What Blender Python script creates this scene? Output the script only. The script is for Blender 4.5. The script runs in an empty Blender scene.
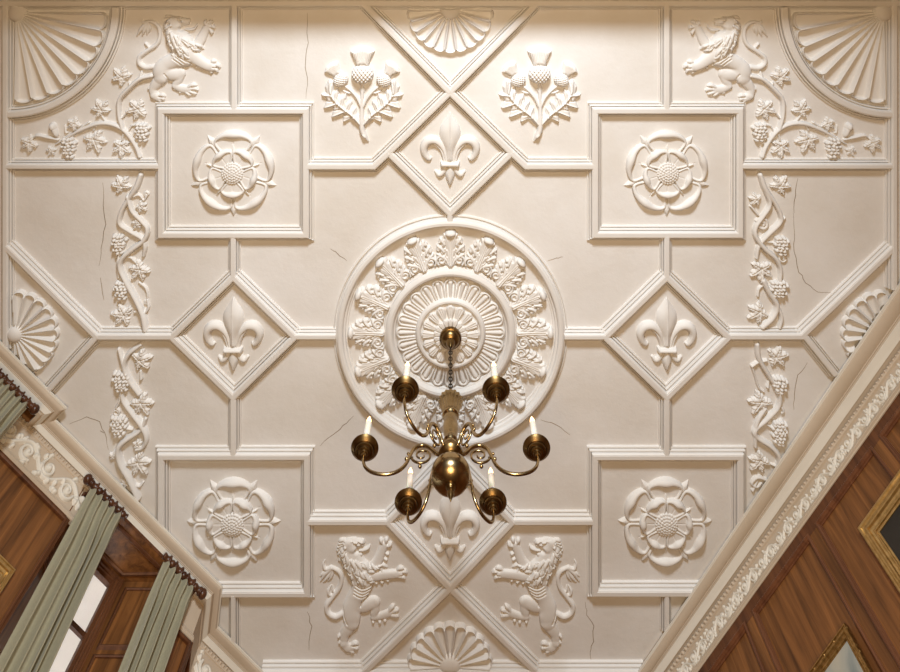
import bpy, bmesh, math, random
import numpy as np
from mathutils import Vector
random.seed(7)
PI = math.pi
S = 0.008            # metres per drawing unit (one unit on the ceiling)
F = 700.0            # lens length in the same units = height of the ceiling above the lens
CAMZ = 1.5
ZC = CAMZ + F * S    # ceiling height
scene = bpy.context.scene
COL = scene.collection

# ------------------------------------------------------------------ materials
def new_mat(name):
    m = bpy.data.materials.new(name); m.use_nodes = True
    nt = m.node_tree
    return m, nt, nt.nodes['Principled BSDF']

def plaster_mat(name, c1, c2, rough=0.75, bump=0.25):
    m, nt, b = new_mat(name)
    geo = nt.nodes.new('ShaderNodeNewGeometry')
    n1 = nt.nodes.new('ShaderNodeTexNoise'); n1.inputs['Scale'].default_value = 1.1; n1.inputs['Detail'].default_value = 5; n1.inputs['Roughness'].default_value = .6
    n2 = nt.nodes.new('ShaderNodeTexNoise'); n2.inputs['Scale'].default_value = 7; n2.inputs['Detail'].default_value = 6; n2.inputs['Roughness'].default_value = .65
    nt.links.new(geo.outputs['Position'], n1.inputs['Vector']); nt.links.new(geo.outputs['Position'], n2.inputs['Vector'])
    r = nt.nodes.new('ShaderNodeValToRGB'); r.color_ramp.elements[0].position = .36; r.color_ramp.elements[1].position = .62
    r.color_ramp.elements[0].color = (*c1, 1); r.color_ramp.elements[1].color = (*c2, 1)
    nt.links.new(n1.outputs['Fac'], r.inputs['Fac']); nt.links.new(r.outputs['Color'], b.inputs['Base Color'])
    bp = nt.nodes.new('ShaderNodeBump'); bp.inputs['Strength'].default_value = bump; bp.inputs['Distance'].default_value = .02
    nt.links.new(n2.outputs['Fac'], bp.inputs['Height']); nt.links.new(bp.outputs['Normal'], b.inputs['Normal'])
    b.inputs['Roughness'].default_value = rough
    b.inputs['Specular IOR Level'].default_value = .3
    return m

def wood_mat(name, dark, light, rot=0.0, rough=.38, scale=(13, 13, .8)):
    m, nt, b = new_mat(name)
    geo = nt.nodes.new('ShaderNodeNewGeometry')
    mp = nt.nodes.new('ShaderNodeMapping'); mp.inputs['Scale'].default_value = scale; mp.inputs['Rotation'].default_value = (0, 0, rot)
    nt.links.new(geo.outputs['Position'], mp.inputs['Vector'])
    n1 = nt.nodes.new('ShaderNodeTexNoise'); n1.inputs['Scale'].default_value = 1.3; n1.inputs['Detail'].default_value = 7; n1.inputs['Roughness'].default_value = .62; n1.inputs['Distortion'].default_value = .7
    nt.links.new(mp.outputs['Vector'], n1.inputs['Vector'])
    r = nt.nodes.new('ShaderNodeValToRGB'); r.color_ramp.elements[0].position = .3; r.color_ramp.elements[1].position = .72
    r.color_ramp.elements[0].color = (*dark, 1); r.color_ramp.elements[1].color = (*light, 1)
    nt.links.new(n1.outputs['Fac'], r.inputs['Fac']); nt.links.new(r.outputs['Color'], b.inputs['Base Color'])
    bp = nt.nodes.new('ShaderNodeBump'); bp.inputs['Strength'].default_value = .12; bp.inputs['Distance'].default_value = .01
    nt.links.new(n1.outputs['Fac'], bp.inputs['Height']); nt.links.new(bp.outputs['Normal'], b.inputs['Normal'])
    b.inputs['Roughness'].default_value = rough; b.inputs['Specular IOR Level'].default_value = .32
    return m

def metal_mat(name, c1, c2, rough, scale=12):
    m, nt, b = new_mat(name)
    geo = nt.nodes.new('ShaderNodeNewGeometry')
    n1 = nt.nodes.new('ShaderNodeTexNoise'); n1.inputs['Scale'].default_value = scale; n1.inputs['Detail'].default_value = 4
    nt.links.new(geo.outputs['Position'], n1.inputs['Vector'])
    r = nt.nodes.new('ShaderNodeValToRGB'); r.color_ramp.elements[0].position = .35; r.color_ramp.elements[1].position = .65
    r.color_ramp.elements[0].color = (*c1, 1); r.color_ramp.elements[1].color = (*c2, 1)
    nt.links.new(n1.outputs['Fac'], r.inputs['Fac']); nt.links.new(r.outputs['Color'], b.inputs['Base Color'])
    b.inputs['Metallic'].default_value = 1; b.inputs['Roughness'].default_value = rough
    return m

def cloth_mat(name, c):
    m, nt, b = new_mat(name)
    geo = nt.nodes.new('ShaderNodeNewGeometry')
    n1 = nt.nodes.new('ShaderNodeTexNoise'); n1.inputs['Scale'].default_value = 60; n1.inputs['Detail'].default_value = 3
    nt.links.new(geo.outputs['Position'], n1.inputs['Vector'])
    r = nt.nodes.new('ShaderNodeValToRGB'); r.color_ramp.elements[0].position = .3; r.color_ramp.elements[1].position = .7
    r.color_ramp.elements[0].color = (*[x * .95 for x in c], 1); r.color_ramp.elements[1].color = (*[x * 1.05 for x in c], 1)
    nt.links.new(n1.outputs['Fac'], r.inputs['Fac']); nt.links.new(r.outputs['Color'], b.inputs['Base Color'])
    b.inputs['Roughness'].default_value = .7; b.inputs['Sheen Weight'].default_value = .2
    return m

M_CEIL = plaster_mat('ceiling_plaster', (.70, .665, .625), (.77, .75, .735), bump=.22)
M_PLA = plaster_mat('moulded_plaster', (.71, .675, .635), (.755, .735, .715), bump=.05)
M_CORN = plaster_mat('cornice_shade_tan', (.47, .375, .275), (.52, .42, .32), bump=.0, rough=.55)  # tan paint of the cornice, with the crown's shading put into the colour
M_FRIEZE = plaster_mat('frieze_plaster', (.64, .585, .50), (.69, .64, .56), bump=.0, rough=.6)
M_CRACK = plaster_mat('crack_dark', (.20, .145, .09), (.34, .26, .18))
M_WOOD = wood_mat('panel_wood', (.065, .023, .006), (.265, .105, .030), rough=.42)
M_WOOD2 = wood_mat('frame_wood', (.055, .018, .007), (.15, .055, .02), rough=.45)
M_ROD = wood_mat('rod_wood', (.035, .012, .006), (.11, .042, .018), rough=.3)
M_FLOOR = wood_mat('floor_oak', (.22, .13, .06), (.42, .27, .14), scale=(9, .9, 9))
M_BRASS = metal_mat('aged_brass', (.31, .215, .105), (.42, .305, .16), .25)
M_BRASSD = metal_mat('dark_brass', (.16, .095, .035), (.24, .15, .06), .32)
M_IRON = metal_mat('chain_iron', (.05, .04, .03), (.09, .07, .05), .45)
M_GILT = metal_mat('gilt', (.48, .31, .12), (.62, .43, .19), .36, 30)
M_GILTD = metal_mat('old_gilt', (.30, .17, .055), (.50, .31, .12), .42, 40)
M_CURT = cloth_mat('sage_velvet', (.285, .262, .175))
M_PINK = wood_mat('edge_wood', (.075, .026, .012), (.17, .065, .028), rough=.28)

m, nt, b = new_mat('candle_wax')
b.inputs['Base Color'].default_value = (.92, .86, .74, 1); b.inputs['Roughness'].default_value = .5
b.inputs['Subsurface Weight'].default_value = .3; b.inputs['Subsurface Radius'].default_value = (.03, .02, .01)
M_WAX = m
m, nt, b = new_mat('flame')
b.inputs['Base Color'].default_value = (1, .8, .5, 1)
b.inputs['Emission Color'].default_value = (1, .55, .22, 1); b.inputs['Emission Strength'].default_value = 5
M_FLAME = m
m, nt, b = new_mat('window_glass')
b.inputs['Base Color'].default_value = (1, 1, 1, 1); b.inputs['Roughness'].default_value = 0
b.inputs['Transmission Weight'].default_value = 1; b.inputs['IOR'].default_value = 1.05
M_GLASS = m

def canvas_mat(name, cols, scale, rough=.35):
    m, nt, b = new_mat(name)
    geo = nt.nodes.new('ShaderNodeNewGeometry')
    n1 = nt.nodes.new('ShaderNodeTexNoise'); n1.inputs['Scale'].default_value = scale; n1.inputs['Detail'].default_value = 5; n1.inputs['Distortion'].default_value = .5
    nt.links.new(geo.outputs['Position'], n1.inputs['Vector'])
    r = nt.nodes.new('ShaderNodeValToRGB')
    r.color_ramp.elements[0].position = .3; r.color_ramp.elements[1].position = .7
    r.color_ramp.elements[0].color = (*cols[0], 1); r.color_ramp.elements[1].color = (*cols[-1], 1)
    for i, c in enumerate(cols[1:-1]):
        e = r.color_ramp.elements.new(.3 + .4 * (i + 1) / (len(cols) - 1)); e.color = (*c, 1)
    nt.links.new(n1.outputs['Fac'], r.inputs['Fac']); nt.links.new(r.outputs['Color'], b.inputs['Base Color'])
    b.inputs['Roughness'].default_value = rough
    return m
M_DARKCAN = canvas_mat('dark_canvas', [(.010, .008, .006), (.018, .014, .010)], 3, .5)
M_LAND = canvas_mat('cloudy_canvas', [(.16, .19, .19), (.33, .33, .29), (.42, .38, .30)], 4, .45)
M_BROWNCAN = canvas_mat('brown_canvas', [(.10, .06, .03), (.16, .10, .05)], 4, .45)

# ------------------------------------------------------------------ object helpers
def W(X, Y, h):
    return (X * S, Y * S, ZC - h * S)

def plan(px, py, href=0.0):
    k = 1 - href / F
    return ((px - 450) * k, (py + 100) * k)

def props(o, label=None, cat=None, group=None, kind=None):
    if label: o['label'] = label
    if cat: o['category'] = cat
    if group: o['group'] = group
    if kind: o['kind'] = kind
    return o

def thing(name, loc, label, cat, group=None, rz=0):
    o = bpy.data.objects.new(name, None); COL.objects.link(o)
    o.empty_display_size = .1
    o.location = loc; o.rotation_euler = (0, 0, rz)
    return props(o, label, cat, group)

def link_mesh(name, me, mat, parent=None, smooth=True):
    if mat: me.materials.append(mat)
    if smooth:
        me.polygons.foreach_set('use_smooth', [True] * len(me.polygons))
    o = bpy.data.objects.new(name, me); COL.objects.link(o)
    if parent is not None: o.parent = parent
    return o

def world_of(o):
    v = Vector((0, 0, 0))
    while o is not None:
        v = v + Vector(o.location); o = o.parent
    return v

def dup_part(o, parent, rz=None, loc=None, scale=None):
    c = o.copy(); COL.objects.link(c); c.parent = parent
    if rz is not None: c.rotation_euler = (0, 0, rz)
    if loc is not None: c.location = loc
    if scale is not None: c.scale = scale
    return c

def copy_thing(root, loc, label, rz=None):
    r = root.copy(); COL.objects.link(r); r.location = loc; r['label'] = label
    if rz is not None: r.rotation_euler = (0, 0, rz)
    for ch in list(root.children):
        c = ch.copy(); COL.objects.link(c); c.parent = r
        for g in list(ch.children):
            d = g.copy(); COL.objects.link(d); d.parent = c
    return r

class MB:
    """collects solid shapes in world coordinates; build() links them as ONE mesh object"""
    def __init__(s): s.v = []; s.f = []
    def add(s, verts, faces):
        n = len(s.v); s.v += [tuple(v) for v in verts]; s.f += [tuple(i + n for i in f) for f in faces]
    def box(s, fn, a, b):
        (x0, y0, z0), (x1, y1, z1) = a, b
        vs = [fn(x, y, z) for x in (x0, x1) for y in (y0, y1) for z in (z0, z1)]
        s.add(vs, [(0, 1, 3, 2), (4, 6, 7, 5), (0, 4, 5, 1), (2, 3, 7, 6), (0, 2, 6, 4), (1, 5, 7, 3)])
    def prism(s, fn, poly, z0, z1):
        n = len(poly)
        vs = [fn(x, y, z0) for x, y in poly] + [fn(x, y, z1) for x, y in poly]
        s.add(vs, [tuple(range(n)), tuple(range(2 * n - 1, n - 1, -1))] + [(i, (i + 1) % n, n + (i + 1) % n, n + i) for i in range(n)])
    def tube(s, pts, r, seg=10, caps=True):
        P = [Vector(p) for p in pts]; n = len(P)
        R = r if isinstance(r, (list, tuple)) else [r] * n
        t0 = (P[1] - P[0]).normalized()
        u = t0.orthogonal().normalized()
        vs = []
        for i in range(n):
            t = (P[min(i + 1, n - 1)] - P[max(i - 1, 0)]).normalized()
            u = (u - t * u.dot(t)); u = u.normalized() if u.length > 1e-6 else t.orthogonal().normalized()
            w = t.cross(u)
            for k in range(seg):
                a = 2 * PI * k / seg
                vs.append(P[i] + (u * math.cos(a) + w * math.sin(a)) * R[i])
        fs = [(i * seg + k, i * seg + (k + 1) % seg, (i + 1) * seg + (k + 1) % seg, (i + 1) * seg + k) for i in range(n - 1) for k in range(seg)]
        if caps: fs += [tuple(range(seg)), tuple(range(n * seg - 1, (n - 1) * seg - 1, -1))]
        s.add(vs, fs)
    def lathe(s, c, prof, seg=40, flute=0):
        """prof: (radius, h) pairs about the vertical axis through world point c; h measured downward in units"""
        vs = []; n = len(prof)
        for r, h in prof:
            for k in range(seg):
                a = 2 * PI * k / seg
                q = r * (1 + (.05 * math.cos(flute * a) if flute else 0))
                vs.append((c[0] + q * S * math.cos(a), c[1] + q * S * math.sin(a), c[2] - h * S))
        fs = [(i * seg + k, i * seg + (k + 1) % seg, (i + 1) * seg + (k + 1) % seg, (i + 1) * seg + k) for i in range(n - 1) for k in range(seg)]
        fs += [tuple(range(seg)), tuple(range(n * seg - 1, (n - 1) * seg - 1, -1))]
        s.add(vs, fs)
    def sphere(s, c, r, seg=20, ring=12, sz=(1, 1, 1)):
        vs = []
        for i in range(ring + 1):
            a = PI * i / ring
            for k in range(seg):
                b = 2 * PI * k / seg
                vs.append((c[0] + r * sz[0] * math.sin(a) * math.cos(b), c[1] + r * sz[1] * math.sin(a) * math.sin(b), c[2] + r * sz[2] * math.cos(a)))
        s.add(vs, [(i * seg + k, i * seg + (k + 1) % seg, (i + 1) * seg + (k + 1) % seg, (i + 1) * seg + k) for i in range(ring) for k in range(seg)])
    def sweep(s, path, prof, fn, closed=False, fac=None):
        """profile (offset to the left of the path, height) swept with mitred corners; fn maps (x,y,h) to the world"""
        n = len(path); m = len(prof); vs = []
        for i in range(n):
            p = np.array(path[i], float)
            a = np.array(path[i - 1], float) if (i > 0 or closed) else None
            b = np.array(path[(i + 1) % n], float) if (i < n - 1 or closed) else None
            d1 = (p - a) / np.linalg.norm(p - a) if a is not None else None
            d2 = (b - p) / np.linalg.norm(b - p) if b is not None else None
            if d1 is None: d1 = d2
            if d2 is None: d2 = d1
            n1 = np.array((d1[1], -d1[0])); n2 = np.array((d2[1], -d2[0]))
            mm = n1 + n2; mm = mm / max(np.dot(mm, n1), .3)
            k = fac[i] if fac else 1
            for o, h in prof:
                q = p + mm * o * k
                vs.append(fn(q[0], q[1], h))
        cnt = n if closed else n - 1
        fs = [(i * m + j, i * m + (j + 1) % m, ((i + 1) % n) * m + (j + 1) % m, ((i + 1) % n) * m + j) for i in range(cnt) for j in range(m)]
        if not closed: fs += [tuple(range(m)), tuple(range(n * m - 1, (n - 1) * m - 1, -1))]
        s.add(vs, fs)
    def build(s, name, mat, parent=None, smooth=False, angle=None):
        off = world_of(parent) if parent is not None else Vector((0, 0, 0))
        me = bpy.data.meshes.new(name)
        me.from_pydata([tuple(Vector(v) - off) for v in s.v], [], s.f)
        bm = bmesh.new(); bm.from_mesh(me)
        bmesh.ops.recalc_face_normals(bm, faces=bm.faces)
        if angle:
            for f in bm.faces: f.smooth = True
            for e in bm.edges:
                if len(e.link_faces) == 2 and e.calc_face_angle(0) > angle: e.smooth = False
        bm.to_mesh(me); bm.free(); me.update()
        return link_mesh(name, me, mat, parent, smooth)

def catmull(pts, sub=8):
    P = np.array(pts, float)
    if len(P) < 3:
        t = np.linspace(0, 1, sub + 1)[:, None]
        return P[0] * (1 - t) + P[-1] * t
    E = np.vstack([2 * P[0] - P[1], P, 2 * P[-1] - P[-2]])
    out = []
    for i in range(1, len(E) - 2):
        p0, p1, p2, p3 = E[i - 1], E[i], E[i + 1], E[i + 2]
        for t in np.linspace(0, 1, sub, endpoint=False):
            out.append(.5 * ((2 * p1) + (-p0 + p2) * t + (2 * p0 - 5 * p1 + 4 * p2 - p3) * t ** 2 + (-p0 + 3 * p1 - 3 * p2 + p3) * t ** 3))
    out.append(P[-1])
    return np.array(out)

class Relief:
    """a modelled plaster relief: heights over a fine grid, turned into real mesh geometry"""
    def __init__(s, x0, y0, x1, y1, res=.5):
        s.x0, s.y0, s.res = x0, y0, res
        s.nx = int((x1 - x0) / res) + 1; s.ny = int((y1 - y0) / res) + 1
        s.X, s.Y = np.meshgrid(x0 + np.arange(s.nx) * res, y0 + np.arange(s.ny) * res)
        s.H = np.zeros_like(s.X)
    def win(s, xa, xb, ya, yb):
        i0 = max(int((xa - s.x0) / s.res) - 1, 0); i1 = min(int((xb - s.x0) / s.res) + 2, s.nx)
        j0 = max(int((ya - s.y0) / s.res) - 1, 0); j1 = min(int((yb - s.y0) / s.res) + 2, s.ny)
        return slice(j0, max(j1, j0)), slice(i0, max(i1, i0))
    def put(s, w, T, k=0):
        H = s.H[w]
        if k <= 0: s.H[w] = np.maximum(H, T); return
        h = np.clip(.5 + .5 * (T - H) / k, 0, 1)
        sm = H * (1 - h) + T * h + k * h * (1 - h)
        s.H[w] = np.where((T > 0) & (H > 0), np.maximum(sm, np.maximum(H, T)), np.maximum(H, T))
    def stroke(s, pts, base=0., hs=1., k=0., sub=8, hmax=None, over=False):
        P = catmull(pts, sub)
        r = P[:, 2].max()
        w = s.win(P[:, 0].min() - r, P[:, 0].max() + r, P[:, 1].min() - r, P[:, 1].max() + r)
        X, Y = s.X[w], s.Y[w]
        if X.size == 0: return
        T = np.zeros_like(X)
        for a, b in zip(P[:-1], P[1:]):
            dx, dy = b[0] - a[0], b[1] - a[1]; L = dx * dx + dy * dy + 1e-9
            t = np.clip(((X - a[0]) * dx + (Y - a[1]) * dy) / L, 0, 1)
            d2 = (X - a[0] - t * dx) ** 2 + (Y - a[1] - t * dy) ** 2
            rr = np.maximum(a[2] + t * (b[2] - a[2]), .05)
            q = 1 - d2 / rr ** 2
            h = np.where(q > 0, base + hs * rr * np.sqrt(np.maximum(q, 0)), 0)
            T = np.maximum(T, h)
        if hmax: T = np.where(T > 0, hmax * np.tanh(T / hmax), 0)
        if over: s.H[w] = np.where(T > 0, T, s.H[w]); return
        s.put(w, T, k)
    def line(s, pts, wd, dh, sub=6):
        """ridge (dh > 0) or groove (dh < 0) along a path, only where relief already stands"""
        P = catmull(pts, sub)
        w = s.win(P[:, 0].min() - 3 * wd, P[:, 0].max() + 3 * wd, P[:, 1].min() - 3 * wd, P[:, 1].max() + 3 * wd)
        X, Y = s.X[w], s.Y[w]
        if X.size == 0: return
        D = np.full_like(X, 1e9)
        for a, b in zip(P[:-1], P[1:]):
            dx, dy = b[0] - a[0], b[1] - a[1]; L = dx * dx + dy * dy + 1e-9
            t = np.clip(((X - a[0]) * dx + (Y - a[1]) * dy) / L, 0, 1)
            D = np.minimum(D, (X - a[0] - t * dx) ** 2 + (Y - a[1] - t * dy) ** 2)
        H = s.H[w]
        s.H[w] = np.where(H > 0, np.maximum(H + dh * np.exp(-D / wd ** 2), .15), H)
    def blob(s, x, y, rx, ry, h, base=0., ang=0., k=0.):
        R = max(rx, ry); w = s.win(x - R, x + R, y - R, y + R)
        X, Y = s.X[w] - x, s.Y[w] - y
        c, n = math.cos(ang), math.sin(ang)
        q = 1 - ((X * c + Y * n) / rx) ** 2 - ((-X * n + Y * c) / ry) ** 2
        s.put(w, np.where(q > 0, base + h * np.sqrt(np.maximum(q, 0)), 0), k)
    def sdf(s, pts, w=None):
        P = np.array(pts, float)
        if w is None: w = (slice(0, s.ny), slice(0, s.nx))
        X, Y = s.X[w], s.Y[w]
        D = np.full_like(X, 1e9); ins = np.zeros(X.shape, bool)
        for a, b in zip(P, np.roll(P, -1, 0)):
            dx, dy = b[0] - a[0], b[1] - a[1]; L = dx * dx + dy * dy + 1e-12
            t = np.clip(((X - a[0]) * dx + (Y - a[1]) * dy) / L, 0, 1)
            D = np.minimum(D, (X - a[0] - t * dx) ** 2 + (Y - a[1] - t * dy) ** 2)
            if abs(dy) > 1e-12:
                c = ((a[1] > Y) != (b[1] > Y)) & (X < dx * (Y - a[1]) / dy + a[0])
                ins ^= c
        D = np.sqrt(D)
        return np.where(ins, D, -D)
    def poly(s, pts, h, bev, base=0., k=0., p=.6):
        P = np.array(pts, float)
        w = s.win(P[:, 0].min(), P[:, 0].max(), P[:, 1].min(), P[:, 1].max())
        d = s.sdf(pts, w)
        q = np.clip(d / bev, 0, 1)
        s.put(w, np.where(d > 0, base + h * (1 - (1 - q) ** 2) ** p, 0), k)
    def mesh(s, name, fn, flip=True, gain=1.4):
        msk = s.H > 0
        c = msk[:-1, :-1] | msk[1:, :-1] | msk[:-1, 1:] | msk[1:, 1:]
        jj, ii = np.nonzero(c)
        idx = np.arange(s.nx * s.ny).reshape(s.ny, s.nx)
        q = np.stack([idx[jj, ii], idx[jj + 1, ii], idx[jj + 1, ii + 1], idx[jj, ii + 1]], 1)
        used, inv = np.unique(q.ravel(), return_inverse=True)
        q = inv.reshape(-1, 4)
        if not flip: q = q[:, ::-1]
        x, y, h = s.X.ravel()[used], s.Y.ravel()[used], np.where(msk, s.H * gain, -.05).ravel()[used]
        vs = np.stack(fn(x, y, h), 1)
        me = bpy.data.meshes.new(name)
        me.vertices.add(len(vs)); me.vertices.foreach_set('co', vs.astype(np.float32).ravel())
        me.loops.add(q.size); me.loops.foreach_set('vertex_index', q.astype(np.int32).ravel())
        me.polygons.add(len(q)); me.polygons.foreach_set('loop_start', (np.arange(len(q)) * 4).astype(np.int32))
        me.polygons.foreach_set('loop_total', np.full(len(q), 4, np.int32))
        me.update(calc_edges=True); me.validate()
        return me

def flatmap(ax=0., ay=0., k=1., mirror=False):
    """photo drawing coordinates about (ax, ay) -> metres around an anchor on the ceiling"""
    sg = -1 if mirror else 1
    return lambda x, y, h: (sg * (x - ax) * k * S, (y - ay) * k * S, -h * S)

def rpart(name, R, mat, parent, ax=0, ay=0, k=1., mirror=False, gain=1.4):
    return link_mesh(name, R.mesh(name, flatmap(ax, ay, k, mirror), flip=not mirror, gain=gain), mat, parent)

def anchor(px, py, href):
    X, Y = plan(px, py, href)
    return W(X, Y, 0)

# ------------------------------------------------------------------ wall frames of reference
LT, LN = (.70711, .70711), (-.70711, .70711)
RT, RN = (-.58501, .81103), (.81103, .58501)
WL, WR = 654., 612.
def LP(s_, n_): return (s_ * LT[0] + n_ * LN[0], s_ * LT[1] + n_ * LN[1])
def RP(s_, n_): return (s_ * RT[0] + n_ * RN[0], s_ * RT[1] + n_ * RN[1])
def lw(s_, d_, o_, wall=WL):
    X, Y = s_ * LT[0] + (wall - o_) * LN[0], s_ * LT[1] + (wall - o_) * LN[1]
    return (X * S, Y * S, ZC - d_ * S)
def rw(s_, d_, o_, wall=WR):
    X, Y = s_ * RT[0] + (wall - o_) * RN[0], s_ * RT[1] + (wall - o_) * RN[1]
    return (X * S, Y * S, ZC - d_ * S)
DF = (ZC) / S        # drop of the floor below the ceiling, in units

# ------------------------------------------------------------------ room shell
def struct(o): o['kind'] = 'structure'; return o
mb = MB()
mb.box(W, (-520, -640, -10), (520, 900, 0))
ceiling = struct(mb.build('ceiling', M_CEIL))
mb = MB(); mb.box(W, (-520, -640, DF), (520, 900, DF + 20)); struct(mb.build('floor', M_FLOOR))
mb = MB(); mb.box(W, (-520, -660, 0), (520, -640, DF)); struct(mb.build('wall_back', M_WOOD))
mb = MB(); mb.box(W, (-510, -640, 0), (-490, 455, DF)); struct(mb.build('wall_west', M_WOOD))
mb = MB(); mb.box(W, (490, -640, 0), (510, 400, DF)); struct(mb.build('wall_east', M_WOOD))
mb = MB(); mb.box(W, (-190, 868, 0), (200, 888, DF)); struct(mb.build('wall_front', M_WOOD))

# cracks in the plaster
CR = [[(103, 183), (104, 205), (106, 224), (101, 248), (99, 266)], [(101, 278), (104, 300)],
      [(307, 13), (308, 43), (305, 62), (307, 78), (306, 99)],
      [(70, 424), (86, 417), (99, 421), (104.5, 432), (108.5, 450)],
      [(794, 213), (795, 232), (794, 251), (799, 272), (806, 283), (818, 292), (831, 292.6)],
      [(807, 363), (798, 375), (795, 394), (794, 410)],
      [(586, 602), (587, 615), (594, 626), (593, 642), (590, 653), (591, 664)],
      [(354, 416), (343, 426), (333, 434), (320, 446)], [(541.6, 420), (555, 424), (570, 435)],
      [(331, 249), (337, 253), (347, 261)], [(547, 261), (556, 258), (563, 257)], [(308, 612), (311, 626), (309, 650)],
      [(797, 178), (795, 196), (794, 213)], [(716, 30), (718, 40)], [(100, 430), (104, 433)]]
for c in CR:
    pts = []
    for a, b in zip(c[:-1], c[1:]):
        for t in (0, .34, .67):
            pts.append((a[0] + (b[0] - a[0]) * t + random.uniform(-.9, .9), a[1] + (b[1] - a[1]) * t + random.uniform(-.6, .6)))
    pts.append(c[-1])
    path = [(x - 450, y + 100) for x, y in pts]
    mb = MB(); fac = [.25 + .75 * math.sin(PI * (i + .6) / (len(path) + .2)) for i in range(len(path))]
    mb.sweep(path, [(-.33, -.2), (-.33, .06), (.33, .06), (.33, -.2)], W, fac=fac)
    o = mb.build('crack', M_CRACK, ceiling); o['kind'] = 'structure'

# ------------------------------------------------------------------ moulded ribs of the ceiling
HALF = [(7.4, -.5), (7.4, 1.6), (6.5, 2.0), (6.3, .1), (5.5, .1), (5.3, 3.6), (4.4, 4.1), (4.2, 1.6), (3.5, 1.6), (3.3, 5.4), (2.6, 6.4), (2.0, 6.4), (1.8, 6.8)]
RIB = HALF + [(-o, h) for o, h in reversed(HALF)]
ntrim = [0]
def rib(path, closed=False, scale=1., prof=RIB, href=4.5, name=None):
    ntrim[0] += 1
    mb = MB()
    dh = .5 * (ntrim[0] * .618 % 1)     # neighbouring lengths differ by a hair, as hand-run plaster does
    mb.sweep([plan(x, y, href) for x, y in path], [(o * scale, h + dh) for o, h in prof], W, closed=closed)
    return struct(mb.build(name or 'trim_%d' % ntrim[0], M_PLA))
def rect(x0, y0, x1, y1): return [(x0, y0), (x1, y0), (x1, y1), (x0, y1)]
rib([(-25, 3), (925, 3)]); rib([(6, -25), (6, 349)], scale=.85); rib([(893.5, -25), (893.5, 289)], scale=.85)
rib([(6, 166), (160, 166)], scale=.85); rib([(741, 166), (893, 166)], scale=.85)
rib([(234.5, 3), (234.5, 110)], scale=.9); rib([(666.5, 3), (666.5, 110)], scale=.9)
rib(rect(161.5, 110.5, 306, 234.5), True); rib(rect(595, 110.5, 739.5, 234.5), True)
rib(rect(161.5, 456, 307, 593), True); rib(rect(595, 456, 740, 592), True)
for x in (233.5, 666.5):
    rib([(x, 236), (x, 276)], scale=.85); rib([(x, 397), (x, 455)], scale=.9); rib([(x, 594), (x, 652 if x < 450 else 632)], scale=.75)
    s_ = 1 if x < 450 else -1
    rib([(x, 276.5), (x + 61.5, 336.5), (x, 396.5), (x - 61.5, 336.5)], True)
rib([(295, 336), (336, 336)], scale=.85); rib([(564, 336), (605, 336)], scale=.85)
rib([(97, 336), (172, 336)], scale=.95); rib([(728, 336), (803, 336)], scale=.95)
rib([(6, 246), (97, 336), (49, 389)], scale=.95); rib([(893.5, 247), (803, 334), (835, 374)], scale=.95)
rib([(450, 92), (511.5, 152.5), (450, 213), (388.5, 152.5)], True)
rib([(450, 92), (362, 2)]); rib([(450, 92), (538, 2)])
rib([(306, 166), (374, 166), (388.5, 152.5)]); rib([(595, 166), (526, 166), (511.5, 152.5)])
rib([(450, 212), (450, 224)], scale=.85)
rib([(450, 456), (512, 521), (450, 587), (388, 521)], True)
rib([(307, 521), (388, 521)]); rib([(595, 521), (512, 521)])
rib([(450, 587), (363, 672)]); rib([(450, 587), (537, 672)])
rib([(262, 672), (644, 672)])
# quarter-round ribs round the corner fans
for cx, a0, a1 in ((9, 0, PI / 2), (891, PI / 2, PI)):
    rib([(cx + 107 * math.cos(a0 + (a1 - a0) * i / 40), 7 + 107 * math.sin(a0 + (a1 - a0) * i / 40)) for i in range(41)], scale=1.1)

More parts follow.
